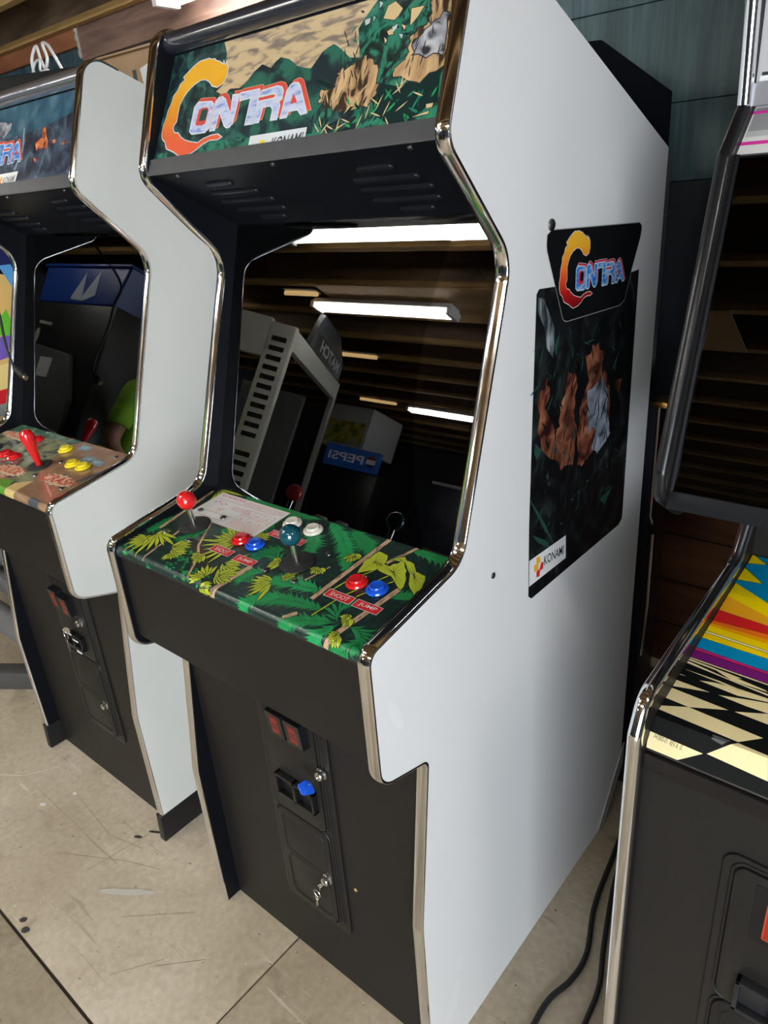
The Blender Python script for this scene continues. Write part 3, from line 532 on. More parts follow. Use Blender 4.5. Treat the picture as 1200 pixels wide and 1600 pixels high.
# ------------------------------------------------------------------ the shared upright cabinet
W = 0.66; TH = 0.02
PROF = [(.070, 0), (.069, .422), (.112, .770), (.001, .803), (0, 1.032), (.223, 1.074), (.365, 1.499), (.218, 1.648), (.302, 1.886), (.929, 1.634), (.929, .153), (.818, 0)]
RAD = [0, .02, .016, .035, .024, .055, .06, .035, .042, .006, 0, 0]
FPROF = fillet(PROF, RAD, 8)
def edge_trim(path, x0, x1, bulge, lip=0.0010):
    """rounded moulding pushed onto the front edge of a side panel; path in (y, z)"""
    g = G(); n = len(path); rings = []
    for i, p in enumerate(path):
        p = Vector(p); t = Vector(path[min(i + 1, n - 1)]) - Vector(path[max(i - 1, 0)]); t.normalize(); nn = Vector((t.y, -t.x))   # outward
        sec = [(x0 - 0.0006, -lip * 2.2), (x0 - 0.0010, 0.0)]
        for k in range(0, 9):
            an = PI * k / 8; sec.append(((x0 + x1) / 2 - math.cos(an) * ((x1 - x0) / 2 + 0.0010), 0.0005 + math.sin(an) * bulge))
        sec += [(x1 + 0.0010, 0.0), (x1 + 0.0006, -lip * 2.2)]
        ring = []
        for x, h in sec:
            q = p + nn * h; ring.append(g.bm.verts.new((x, q.x, q.y)))
        rings.append(ring)
    for a, b in zip(rings, rings[1:]):
        for k in range(len(a) - 1): g.bm.faces.new([a[k], a[k + 1], b[k + 1], b[k]])
        g.bm.faces.new([a[-1], a[0], b[0], b[-1]])
    g.bm.faces.new(rings[0][::-1]); g.bm.faces.new(rings[-1])
    bmesh.ops.recalc_face_normals(g.bm, faces=list(g.bm.faces))
    return g
def trim_path(prof, rad, closed_to):
    """front edge path, top first, running down to the floor"""
    f = fillet(prof, rad, 8)
    return f
def cp_map(u, v, h):
    """control panel sheet: v along the slope from the front edge, negative v rolls down over the front"""
    d = Vector((0.9921, 0.1251)); nrm = Vector((-0.1251, 0.9921)); o = Vector((.016, 1.025)); R = 0.013
    if v >= 0: q = o + d * v + nrm * h
    else:
        a = min(-v / R, math.radians(83)); rest = max(-v - R * math.radians(83), 0)
        c = o - nrm * R; dirn = Matrix.Rotation(a, 2) @ nrm; q = c + dirn * (R + h)
        tng = Vector((-dirn.y, dirn.x)); q = q + tng * rest
    return (u, q.x, q.y)
def mq_map(u, v, h):
    o = Vector((.238, 1.668)); d = Vector((.077, .152)).normalized(); n = Vector((-d.y, d.x)); q = o + d * v + n * h
    return (u, q.x, q.y)
def button(parent, x, s, m, r=0.0165, label=None):
    M = frame(cp_map(x, s, 0.0014), (1, 0, 0), (0, .9921, .1251))
    g = G(); g.lathe([(r * 1.02, 0), (r * 1.06, .002), (r * 1.0, .0045), (r * .82, .0062), (r * .74, .0058), (r * .74, .003)], 0, M, 32)
    rim = g.build('push_button', m, parent)
    g = G(); g.lathe([(r * .70, 0), (r * .70, .0085), (r * .64, .0102), (r * .3, .0098), (0, .0094)], 0, M, 32)
    g.build('plunger', m, rim)
    if label: rim['label'] = label
    return rim
def joystick(parent, x, s, kind, m, label):
    M = frame(cp_map(x, s, 0.0013), (1, 0, 0), (0, .9921, .1251))
    g = G(); g.lathe([(.031, 0), (.031, .0018), (.029, .003), (.008, .003)], 0, M, 40); st = g.build('joystick', RUBBER, parent)
    st['label'] = label
    if kind == 'ball':
        g = G(); g.lathe([(.0055, 0), (.0055, .042)], 0, M, 16); g.build('shaft', STEEL, st)
        g = G(); g.ball((0, 0, .055), .0185, 0, 36); o = g.build('ball_top', m, st); o.data.transform(M)
    else:
        g = G(); g.lathe([(.0075, .003), (.0075, .012), (.009, .016), (.012, .045), (.0165, .068), (.0175, .078), (.0155, .088), (.009, .0945), (0, .096)], 0, M, 28); g.build('bat_top', m, st)
    return st
def screw(g, M, r=.0045, m=0):
    g.lathe([(r, 0), (r * .95, r * .3), (r * .6, r * .55), (0, r * .62)], m, M, 14)
def coin_door(root, ox, oy, x0, x1, z0, z1, zdiv, red=(0.292, 0.345), style='A', full_top=False):
    """a black steel coin door standing on the front panel at depth oy (front faces -y)"""
    FM = lambda: frame((ox, oy, 0), (1, 0, 0), (0, 0, 1))     # local x -> x, y -> z, extrude along -y
    g = G(); g.prism(rrect(x0, z0, x1, z1, .018), 0, FM(), .004, bev=.0012)
    fr = g.build('coin_door_frame', COINDOOR, root)
    g = G(); a0, a1 = x0 + .016, x1 - .030
    g.prism(rrect(a0, zdiv + .003, a1, z1 - .012, .014), 0, FM(), .009, bev=.002)
    up = g.build('upper_door', COINDOOR, fr)
    g = G(); g.prism(rrect(a0, z0 + .016, a1, zdiv - .003, .022), 0, FM(), .009, bev=.002)
    lo = g.build('lower_door', COINDOOR, fr)
    # raised ribs around both doors
    g = G()
    for (p, q, r) in (((a0 - .004, zdiv - .001), (a1 + .004, z1 - .008), .018), ((a0 - .004, z0 + .012), (a1 + .004, zdiv + .001), .026)):
        path = [(ox + x, oy - .005, z) for x, z in rrect(p[0], p[1], q[0], q[1], r)]; g.tube(path, .0022, 0, 8, closed=True)
    g.tube([(ox + x1 - .018, oy - .004, z0 + .03), (ox + x1 - .018, oy - .004, z1 - .02)], .003, 0, 8)
    g.tube([(ox + x1 - .010, oy - .004, z0 + .03), (ox + x1 - .010, oy - .004, z1 - .02)], .002, 0, 8)
    g.build('hinge_rib', COINDOOR, fr)
    # embossed panels on the lower door
    g = G(); zm = z0 + (zdiv - z0) * .56
    g.tube([(ox + x, oy - .009, z) for x, z in rrect(a0 + .014, zm, a1 - .012, zdiv - .016, .016)], .0014, 0, 8, closed=True)
    g.tube([(ox + x, oy - .009, z) for x, z in rrect(a0 + .014, z0 + .03, a1 - .012, zm - .012, .016)], .0014, 0, 8, closed=True)
    g.build('pressed_rib', COINDOOR, lo)
    return up, lo, fr
def coin_unit(parent, ox, oy, x, z, w=.046, h=.062, d=.03):
    g = G(); FM = frame((ox + x, oy, z), (1, 0, 0), (0, 0, 1))
    # wedge housing, deeper at the top
    s = d
    P = [(-w / 2, -h / 2), (w / 2, -h / 2), (w / 2, h / 2), (-w / 2, h / 2)]
    lo = [g.bm.verts.new((ox + x + a, oy - .008, z + b)) for a, b in P]
    hi = [g.bm.verts.new((ox + x + a * .92, oy - s * (1.0 if b > 0 else .8), z + b * .94)) for a, b in P]
    for k in range(4): g.bm.faces.new([lo[k], lo[(k + 1) % 4], hi[(k + 1) % 4], hi[k]])
    g.bm.faces.new(hi); g.bm.faces.new(lo[::-1]); bmesh.ops.recalc_face_normals(g.bm, faces=list(g.bm.faces))
    u = g.build('coin_slot_housing', PLASTIC, parent, smooth=False)
    def f(a, b, hh):
        t = (b / (h * .94) + .5); y = oy - s * (.8 + .2 * t) - hh
        return (ox + x + a, y, z + b)
    ww, hh2 = w * .44, h * .70
    a = Art(f); a.poly([(-ww / 2, -hh2 / 2), (ww / 2, -hh2 / 2), (ww / 2, hh2 / 2), (-ww / 2, hh2 / 2)], REDLIT, 2)
    a.line((-ww / 2, -hh2 / 2), (-ww / 2, hh2 / 2), .0006, REDGLOW, 3); a.line((ww / 2, -hh2 / 2), (ww / 2, hh2 / 2), .0006, REDGLOW, 3)
    a.text('25¢', (-ww * .32, hh2 * .14), (ww * .34, hh2 * .14), (-ww * .32, hh2 * .36), REDGLOW, 4)
    a.text('PUSH', (-ww * .34, -hh2 * .36), (ww * .34, -hh2 * .36), (-ww * .34, -hh2 * .27), REDGLOW, 4)
    a.line((-ww * .3, -hh2 * .42), (ww * .3, -hh2 * .42), .0008, REDGLOW, 4)
    a.build('reject_button', u)
    return u
def return_cup(parent, ox, oy, x0, x1, z0, z1, mid=True, dark=None):
    g = G(); d = .022; t = .006
    g.box((ox + x0, oy - d, z1 - t), (ox + x1, oy - .006, z1), 0, .001)
    g.box((ox + x0, oy - d, z0), (ox + x1, oy - .006, z0 + t), 0, .001)
    g.box((ox + x0, oy - d, z0), (ox + x0 + t, oy - .006, z1), 0, .001); g.box((ox + x1 - t, oy - d, z0), (ox + x1, oy - .006, z1), 0, .001)
    if mid: c = (x0 + x1) / 2; g.box((ox + c - t * .7, oy - d, z0), (ox + c + t * .7, oy - .006, z1), 0, .001)
    g.box((ox + x0 + .002, oy - .011, z0 + .002), (ox + x1 - .002, oy - .008, z1 - .002), 0)
    return g.build('coin_return', dark or PLASTIC, parent)
def lock(parent, x, y, z, r=.0095):
    M = frame((x, y, z), (1, 0, 0), (0, 0, 1)); g = G()
    g.lathe([(r * 1.35, 0), (r * 1.35, .002), (r * 1.1, .0035), (r, .0035), (r, .011), (r * .85, .0125), (r * .3, .0125), (r * .28, .010), (0, .010)], 0, M, 26)
    return g.build('barrel_lock', STEEL, parent)

def upright_cabinet(name, pose, label, cat='arcade cabinet', group=None, side_black=False, kick=False, art=None, marquee=None, panel=None, lower=None, side_mat=None, detail=True):
    root = empty(name, (pose[0], pose[1], 0), pose[2], label, cat, group)
    SM = side_mat or WHITE
    for side in (0, 1):
        x0 = 0 if side == 0 else W - TH
        g = G(); M = YZ.copy(); M.translation = Vector((x0, 0, 0))
        g.prism(FPROF, 1, M, TH, mcap0=0 if side == 0 else 1, mcap1=1 if side == 0 else 0)
        sp = g.build('side_panel', [SM, BLACKG], root, smooth=False)
        # moulding: from behind the top bend down the front to the floor
        n9 = 0; path = []
        closed = FPROF
        # FPROF starts at the floor front corner and climbs; stop 5 cm past the top bend
        stop = max(i for i, p in enumerate(closed) if p[1] > 1.86)
        up = list(closed[:stop + 1])
        last = Vector(up[-1]); dirv = (Vector(PROF[9]) - Vector(PROF[8])).normalized(); up.append(tuple(last + dirv * .03))
        path = up[::-1]
        g = edge_trim(path, x0, x0 + TH, .0038)
        g.build('edge_trim', CHROME, sp)
        if kick:
            g = G(); xx = x0 - .0025 if side == 0 else x0 - .0025
            g.prism([(.058, .0), (.80, .0), (.86, .085), (.062, .085)], 0, frame((x0 - .003, 0, 0), (0, 1, 0), (0, 0, 1)), TH + .006, bev=.002)
            g.build('foot_guard', PLASTIC, sp)
        # caster bracket at the rear foot
        g = G(); g.prism([(.803, .004), (.85, .004), (.945, .135), (.945, .205), (.915, .172)], 0, frame(((x0 - .0015) if side == 0 else x0 + TH - .0005, 0, 0), (0, 1, 0), (0, 0, 1)), .002)
        for t in (.12, .5, .85):
            py = .812 + (.922 - .812) * t; pz = .01 + .158 * t
            screw(g, frame((x0 + TH + .001 if side else x0 - .001, py + .004, pz), (0, 1, 0) if side else (0, -1, 0), (0, 0, 1)), .0045)
        xe = x0 + TH + .0018 if side else x0 - .0018; g.tube([(xe, .803, .004), (xe, .915, .172), (xe, .940, .205)], .0016, 0, 6)
        g.build('corner_bracket', mat('zinc_bracket', (0.42, 0.42, 0.42), .35, .3), sp)
    # carcass
    g = G(); g.box((TH, .110, .0), (W - TH, .128, .775), 0); g.build('front_panel', BLACK, root)
    g = G(); g.box((TH, .904, .06), (W - TH, .918, 1.63), 0); g.build('back_panel', BLACK, root)
    dy, dz = .627, -.252; M = frame((TH, .322, 1.872 - .006), (1, 0, 0), (0, dy, dz))
    g = G(); g.box((0, 0, -.016), (W - 2 * TH, .645, 0), 0, M=M); g.build('top_panel', BLACK, root)
    # control box: front board and underside
    g = G(); g.prism(fillet([(.012, .823), (.012, 1.010), (.03, 1.019), (.03, .841), (.112, .806), (.112, .79)], [.004, 0, 0, 0, 0, 0]), 0, frame((TH, 0, 0), (0, 1, 0), (0, 0, 1)), W - 2 * TH)
    g.build('control_box', BLACK, root, smooth=False)
    if lower: lower(root)
    # control panel plate (metal, rolled front)
    g = G(); n = 14; sec = []
    for v in [-.026, -.022, -.018, -.015, -.012, -.009, -.006, -.003, 0, .01, .12, .2425]: sec.append(cp_map(0, v, -.0002)[1:])
    for v in [.2425, .12, .01, 0, -.004, -.009, -.014, -.018, -.026]: sec.append(cp_map(0, v, -.003)[1:])
    g.prism(sec, 0, frame((TH + .0005, 0, 0), (0, 1, 0), (0, 0, 1)), W - 2 * TH - .001)
    cpl = g.build('control_panel', PLASTIC, root)
    if panel: panel(root, cpl)
    # monitor glass, bezel and tube
    GD = Vector((0, .155, .509)).normalized(); GN = Vector((0, -.509, .155)).normalized(); go = Vector((0, .254, 1.056))
    MG = frame(go, (1, 0, 0), GD)      # local z = x cross GD = points to -y side
    hgt = .529
    # bezel: board with a rounded opening, dropped behind the glass
    g = G(); O = fillet([(.054, .030), (W - .054, .030), (W - .054, .455), (.054, .455)], [.05] * 4, 8)
    O = [(x, y + .012 * (1 - ((x - W / 2) / .27) ** 2) * (1 if y > .24 else -.5)) for x, y in O]
    outer = [(TH, 0), (W - TH, 0), (W - TH, hgt), (TH, hgt)]
    tri = tessellate_polygon([[Vector((*p, 0)) for p in outer], [Vector((*p, 0)) for p in O]])
    for zz, flip in ((-.012, False), ):
        vv = [g.bm.verts.new(MG @ Vector((p[0], p[1], zz))) for p in outer + O]
        for t in tri: g.bm.faces.new([vv[i] for i in t])
    k = len(O); ring0 = vv[4:]; ring1 = [g.bm.verts.new(MG @ Vector((W / 2 + (p[0] - W / 2) * .992, .243 + (p[1] - .243) * .992, -.020))) for p in O]
    for i in range(k): g.bm.faces.new([ring0[i], ring0[(i + 1) % k], ring1[(i + 1) % k], ring1[i]])
    bmesh.ops.recalc_face_normals(g.bm, faces=list(g.bm.faces))
    g.build('monitor_bezel', mat('bezel_board', (0.010, 0.010, 0.012), 0.7, spec=.1), root)
    g = G(); N = 16; grid = [[g.bm.verts.new(MG @ Vector((TH + .02 + (W - 2 * TH - .04) * i / N, .01 + .46 * j / N, -.055 + .028 * (1 - (2 * i / N - 1) ** 2 * .5 - (2 * j / N - 1) ** 2 * .5)))) for j in range(N + 1)] for i in range(N + 1)]
    for i in range(N):
        for j in range(N): g.bm.faces.new([grid[i][j], grid[i + 1][j], grid[i + 1][j + 1], grid[i][j + 1]])
    g.build('picture_tube', SCREEN, root)
    g = G(); g.box((TH + .0005, 0, -.0045), (W - TH - .0005, hgt, 0), 0, M=MG); gl = g.build('monitor_glass', GLASS, root, smooth=False)
    # speaker panel above the glass
    a = Vector((.224, 1.651)); b = Vector((.428, 1.5465)); sd = (b - a).normalized()
    MS = frame((0, a.x, a.y), (1, 0, 0), (0, sd.x, sd.y))       # z points up/back
    MSn = MS @ Matrix.Diagonal((1, 1, -1, 1))
    g = G(); g.box((TH, 0, 0), (W - TH, (b - a).length, .012), 0, M=MS)
    sp = g.build('speaker_panel', BLACKG, root)
    for rows in (((.468, .535, .05), (.437, .558, .080), (.426, .563, .110), (.423, .553, .144), (.453, .521, .175)), ((.125, .192, .05), (.097, .223, .080), (.090, .230, .110), (.097, .223, .144), (.125, .192, .175))):
        g = G()
        for xa, xb, s in rows:
            g.prism(rrect(xa, s - .0062, xb, s + .0062, .006), 0, MS @ Matrix.Translation((0, 0, -.0042)), .005, bev=.0018)
        g.build('speaker_louver', mat('louver_black', (0.010, 0.011, 0.015), 0.3, spec=.3), sp)
    for x, s in ((.09, .013), (.33, .013), (.59, .013)):
        g = G(); screw(g, MS @ Matrix.Translation((x, s, 0)) @ Matrix.Rotation(PI, 4, 'X'), .004); g.build('panel_screw', DSTEEL, sp)
    # bracket under the marquee
    g = G(); g.prism([(.2235, 1.650), (.2285, 1.653), (.2390, 1.6735), (.2350, 1.675)][::-1], 0, frame((TH, 0, 0), (0, 1, 0), (0, 0, 1)), W - 2 * TH)
    g.box((TH, .224, 1.6495), (W - TH, .25, 1.652), 0)
    g.build('marquee_bracket', GREYM, root, smooth=False)
    # marquee plastic and artwork, front rail
    g = G(); g.prism([mq_map(0, v, h)[1:] for v, h in ((-.012, -.001), (.20, -.001), (.20, -.005), (-.012, -.005))], 0, frame((TH, 0, 0), (0, 1, 0), (0, 0, 1)), W - 2 * TH)
    mqo = g.build('marquee', mat('marquee_acrylic', (0.02, 0.02, 0.02), 0.2), root, smooth=False)
    if marquee: marquee(mqo)
    g = G(); g.tube([(TH, .318, 1.853), (W - TH, .318, 1.853)], .0165, 0, 24)
    g.build('top_rail', mat('rail_' + ('chrome' if kick else 'black'), (0.5, 0.5, 0.55) if kick else (0.02, 0.022, 0.03), 0.25 if not kick else 0.2, 0.85 if kick else 0, coat=0.8), root)
    g = G(); g.box((TH, .322, 1.80), (W - TH, .345, 1.866), 0); g.build('rail_board', BLACKG, root)
    if art: art(root)
    return root

# ------------------------------------------------------------------ artwork of the white cabinet in front
def frond(a, pts, m, lay, n=11, wl=.030, w=.0031):
    """palm leaf: blades fanning off a bent spine"""
    pts = [Vector(p[:2]) for p in pts]
    if len(pts) == 2: pts = [pts[0], (pts[0] + pts[1]) / 2 + Vector((0, .004)), pts[1]]
    def at(t):
        return (1 - t) ** 2 * pts[0] + 2 * t * (1 - t) * pts[1] + t * t * pts[2]
    L = (pts[2] - pts[0]).length; prev = at(0)
    for i in range(1, 9): q = at(i / 8); a.line(prev, q, .0016, m, lay); prev = q
    n = max(7, int(L / .0068))
    for i in range(n):
        t = (i + .5) / n; p = at(t); d = (at(min(t + .02, 1)) - at(max(t - .02, 0))).normalized()
        for sg in (-1, 1):
            nn = Vector((-d.y, d.x)) * sg; l = wl * (0.45 + 0.75 * math.sin(PI * min(t + .12, 1))) * random.uniform(.75, 1.15)
            tip = p + (d * .8 + nn * .62).normalized() * l
            a.blade(p, tip, w * random.uniform(.8, 1.2), m, lay + (i % 3) * .3, bend=-.12 * sg)
def bush(a, pts, m, lay, n=9, w=.0045):
    p0 = Vector(pts[0][:2]); p1 = Vector(pts[1][:2]); d = p1 - p0; L = max(d.length, .02); d.normalize()
    for i in range(n):
        an = (i / (n - 1) - .5) * 2.0; dd = Matrix.Rotation(an, 2) @ d; l = L * random.uniform(.7, 1.05)
        st = p0 + dd * L * random.uniform(0, .25)
        a.blade(st, st + dd * l * 1.02, w * 1.25 + .0008, P_DK, lay + i * .5); a.blade(st, st + dd * l, w, m, lay + i * .5 + .25)
        a.line(st, st + dd * l * .8, .0005, P_DK, lay + i * .5 + .4, .0002)
def contra_panel(root, plate):
    c = D['cp']; a = Art(cp_map, cuts=[0, -.003, -.006, -.009, -.012, -.015, -.018], lim=(TH + .0011, -.0215, W - TH - .0011, .2415))
    x0, x1, v0, v1 = TH + .001, W - TH - .001, -.0215, .2415
    a.poly([(x0, v0), (x1, v0), (x1, v1), (x0, v1)], CP_BASE, 1)
    random.seed(3)
    # faint background foliage
    for _ in range(150):
        p = Vector((random.uniform(x0 + .01, x1 - .01), random.uniform(-.01, v1 - .01))); an = random.uniform(0, 6.28); q = p + Vector((math.cos(an), math.sin(an))) * .012
        a.blade(p, q, .002, FL('dim_green', (0.008, 0.045, 0.032)), 1.3)
    for i, p in enumerate(c['palm']): frond(a, p, P_GRN if i % 3 else P_GRN2, 2 + .2 * (i % 4), wl=.033)
    for p in c['small']:
        for _ in range(16):
            q = Vector(p[:2]) + Vector((random.uniform(-.022, .022), random.uniform(-.016, .016))); an = random.uniform(0, 6.28)
            a.blade(q, q + Vector((math.cos(an), math.sin(an))) * .009, .0026, P_GRN2 if random.random() < .5 else P_GRN, 3)
    for i, p in enumerate(c['trunks']):
        w = [.008, .005, .005, .012, .009, .007, .010, .004, .008][i]
        for q, r in zip(p, p[1:]):
            a.line(q, r, w + .002, P_DK, 4.0); a.line(q, r, w, P_BARK, 4.3)
            q = Vector(q[:2]); r = Vector(r[:2]); L = (r - q).length
            for k in range(int(L / .006)):
                t = random.random() * .95; o = (r - q).normalized(); nn = Vector((-o.y, o.x)) * random.uniform(-.42, .42) * w
                s0 = q + (r - q) * t + nn; a.line(s0, s0 + o * random.uniform(.005, .014), .0008, P_INK, 4.6)
    for p in c['yel']: bush(a, p, P_LIME, 5)
    for p in c['stem']:
        for q, r in zip(p, p[1:]): a.line(q, r, .0022, P_LIME, 10)
    for p in c['lily']:
        cc = Vector((sum(q[0] for q in p) / len(p), sum(q[1] for q in p) / len(p)))
        pp = []
        for i in range(len(p)):
            u = Vector(p[i]); v = Vector(p[(i + 1) % len(p)])
            for t in (0, .33, .66): q = u + (v - u) * t; q = q + (q - cc) * random.uniform(.02, .24); pp.append(tuple(q))
        a.poly(offs(pp, .0012), P_INK, 11); a.poly(pp, P_LIME, 11.4)
        for q in pp[::2]: a.line(cc, cc + (Vector(q) - cc) * .8, .0009, P_INK, 11.8, .0003)
    # instruction card
    card = c['card']; tl, tr, br, bl = [Vector(p) for p in card]
    bl = Vector((tl.x, br.y)); tr = Vector((br.x, tl.y)); bl.x = .052; tl.x = .052; tl.y = tr.y = .229; bl.y = br.y = .137; tr.x = br.x = .253
    a.poly(offs([bl, br, tr, tl], .0012), P_BARK, 12); a.poly([bl, br, tr, tl], P_WHITE, 12.5)
    RD = FL('card_red', (0.62, 0.06, 0.06)); wd = br.x - bl.x; hh = tl.y - bl.y
    Q = lambda u, v: (bl.x + wd * u, bl.y + hh * v)
    a.text('PLAY INSTRUCTIONS', Q(.04, .88), Q(.40, .88), Q(.04, .96), RD, 13, bold=.01)
    def lines(u0, u1, v0, v1, n):
        for k in range(n):
            v = v0 + (v1 - v0) * k / max(n - 1, 1); u = u0
            while u < u1:
                l = random.uniform(.02, .06); a.line(Q(u, v), Q(min(u + l, u1), v), .0010, RD, 13); u += l + .008
    lines(.42, .96, .93, .84, 3); lines(.04, .9, .79, .79, 1); lines(.36, .62, .66, .56, 3); lines(.05, .5, .30, .30, 1)
    for k, (u, v) in enumerate(((.07, .62), (.12, .66), (.17, .60), (.22, .64))): a.line(Q(u, v), Q(u + .03, v + .03), .0012, RD, 13); a.line(Q(u, v + .04), Q(u + .04, v), .001, RD, 13)
    for an in range(8): a.line(Q(.26, .44), (Q(.26, .44)[0] + .011 * math.cos(an * PI / 4), Q(.26, .44)[1] + .011 * math.sin(an * PI / 4)), .0006, RD, 13)
    for k in range(4): u = .56 + k * .13; a.line(Q(u, .26), Q(u, .70), .0007, RD, 13)
    for v in (.26, .48, .70): a.line(Q(.56, v), Q(.95, v), .0007, RD, 13)
    for u in (.6, .73, .86):
        for v in (.33, .56): a.line(Q(u, v), Q(u + .05, v + .08), .0007, RD, 13); a.line(Q(u, v + .07), Q(u + .04, v), .0007, RD, 13); a.line(Q(u - .02, v - .02), Q(u + .07, v - .02), .0007, RD, 13)
    lines(.56, .95, .21, .05, 4); lines(.05, .45, .12, .12, 1)
    # button legends
    def plate_(x, s, word, w=.052, h=.0165):
        a.poly([(x - w / 2 - .001, s - h / 2 - .001), (x + w / 2 + .001, s - h / 2 - .001), (x + w / 2 + .001, s + h / 2 + .001), (x - w / 2 - .001, s + h / 2 + .001)], P_WHITE, 14)
        a.poly([(x - w / 2, s - h / 2), (x + w / 2, s - h / 2), (x + w / 2, s + h / 2), (x - w / 2, s + h / 2)], P_RED, 14.5)
        a.text(word, (x - w * .36, s - h * .28), (x + w * .36, s - h * .28), (x - w * .36, s + h * .30), P_WHITE, 15, bold=.004)
    plate_(.2335, .0775, 'SHOOT'); plate_(.2985, .075, 'JUMP', .048); plate_(.521, .0765, 'SHOOT'); plate_(.5775, .077, 'JUMP', .048)
    plate_(.291, .163, 'START', .040); plate_(.338, .163, 'START', .036)
    a.build('panel_overlay', plate)
    joystick(root, .107, .113, 'ball', REDP, 'joystick with red ball top'); joystick(root, .391, .113, 'ball', TEALP, 'joystick with dark teal ball top')
    for x, s, m, l in ((.2395, .118, REDP, 'red push button'), (.279, .118, BLUEP, 'blue push button'), (.289, .201, WHITEP, 'cream push button'), (.343, .201, WHITEP, 'cream push button'), (.523, .116, REDP, 'red push button'), (.564, .117, BLUEP, 'blue push button')):
        button(root, x, s, m, .0175, l)
    for x, s in BOLTS:
        g = G(); screw(g, frame(cp_map(x, s, .0012), (1, 0, 0), (0, .9921, .1251)), .0062); g.build('carriage_bolt', DSTEEL, root)
def contra_marquee(par):
    q = D['mq']; a = Art(mq_map, lim=(TH + .001, -.008, W - TH - .001, .19)); x0, x1 = TH + .001, W - TH - .001
    R = lambda u0, v0, u1, v1: [(u0, v0), (u1, v0), (u1, v1), (u0, v1)]
    a.poly(R(x0, -.012, x1, .19), SKYM, 1)
    mt = q['mount']; a.poly(mt + [(x1, mt[-1][1]), (x1, -.012), (mt[0][0] - .02, -.012)], MTN, 2)
    a.poly([(x0, -.012), (mt[4][0], -.012), (mt[6][0] + .04, .012), (x1, .01), (x1, -.012)], JNG, 2.5)
    lj = q['leftjungle']; a.poly([(x0, .19), (lj[0][0], .19)] + lj[1:5] + [(lj[5][0], lj[5][1]), (lj[6][0] + .03, lj[6][1] - .01), (lj[6][0] + .05, -.012), (x0, -.012)], JNG2, 3)
    for s0, s1, y in ((.15, .30, -.002), (.33, .42, .0)): pass
    jg = q['jungle']; a.poly([p for p in jg[:8]] + [(jg[8][0], -.012), (x1, -.012), (x1, .19), (jg[0][0], .19)], JNG, 3.2)
    a.poly([(x0, -.012), (q['konami'][0][0] + .06, -.012), (q['konami'][0][0] + .05, .018), (.17, .024), (x0, .016)], JNG, 3.4)
    for p in q['dark']: a.poly(p, P_DK, 4)
    random.seed(4)
    def rough(p, j=.004):
        out = []
        for i in range(len(p)):
            u = Vector(p[i]); v = Vector(p[(i + 1) % len(p)])
            for t in (0, .25, .5, .75): q_ = u + (v - u) * t; out.append((q_.x + random.uniform(-j, j), q_.y + random.uniform(-j, j)))
        return out
    for key_, mm, ly in (('stump1', BARKP, 5), ('stump2', BARKP, 5), ('grey2', GREYP, 5.5)):
        pp = rough(q[key_]); a.poly(offs(pp, .0016), P_INK, ly - .3); a.poly(pp, mm, ly)
    for _ in range(60):
        cx, cy = random.choice([(.445, .075), (.46, .06), (.56, .11), (.58, .09), (.47, .095)]); x = cx + random.uniform(-.035, .035); y = cy + random.uniform(-.04, .045); an = random.uniform(1.1, 2.2)
        a.blade((x, y), (x + math.cos(an) * .018, y + math.sin(an) * .018), .0012, P_INK, 5.8)
    for _ in range(26):
        x = random.uniform(.42, x1 - .03); y = random.uniform(.0, .055); an = random.uniform(.3, 2.8); a.blade((x, y), (x + math.cos(an) * .022, y + math.sin(an) * .022), .0013, P_TAN, 7.4)
    for p in q['dark'][1:2]: a.poly(p, JNG2, 6)
    for p in q['tan']: a.poly(offs(p, .001), P_INK, 6); a.poly(p, P_TAN, 6.5)
    for p in q['white']: a.poly(offs(p, .001), P_INK, 6); a.poly(p, FL('mist', (0.45, 0.50, 0.50)), 6.5)
    random.seed(11)
    for _ in range(70):
        p = Vector((random.uniform(.40, x1 - .02), random.uniform(-.01, .045))); an = random.uniform(.4, 2.7)
        m = random.choice([P_GRN2, P_DK, P_DK, FL('sea_green', (0.02, 0.17, 0.10))]); a.blade(p, p + Vector((math.cos(an), math.sin(an))) * random.uniform(.012, .026), .0022, m, 7)
    for _ in range(60):
        p = Vector((random.uniform(.45, x1 - .02), random.uniform(.07, .18))); an = random.uniform(0, 6.28)
        a.blade(p, p + Vector((math.cos(an), math.sin(an))) * random.uniform(.006, .014), .0018, random.choice([P_DK, FL('sea_green', (0.02, 0.17, 0.10))]), 4.5)
    logo(a, ((1, 0, 0), (0, 1, 0)), 8, CLAW, LETTER, FL('letter_white', (0.62, 0.64, 0.66)), FL('green_hole', (0.016, 0.07, 0.055)), FL('letter_red', (0.60, 0.07, 0.05)))
    k = [(x, max(y, -.006)) for x, y in q['konami']]; a.poly(k, FL('label_white', (0.62, 0.64, 0.64)), 17); a.poly(q['kyel'], P_YEL, 18); a.poly(q['kred'], P_RED, 18.5)
    t = q['ktext']; a.text('KONAMI', (t[0][0], -.006), (t[1][0], -.004), (t[2][0], .0135), P_INK, 19, bold=.01)
    a.build('marquee_artwork', par)
def side_map(u, v, h): return (W + .0004 + h, u, v)
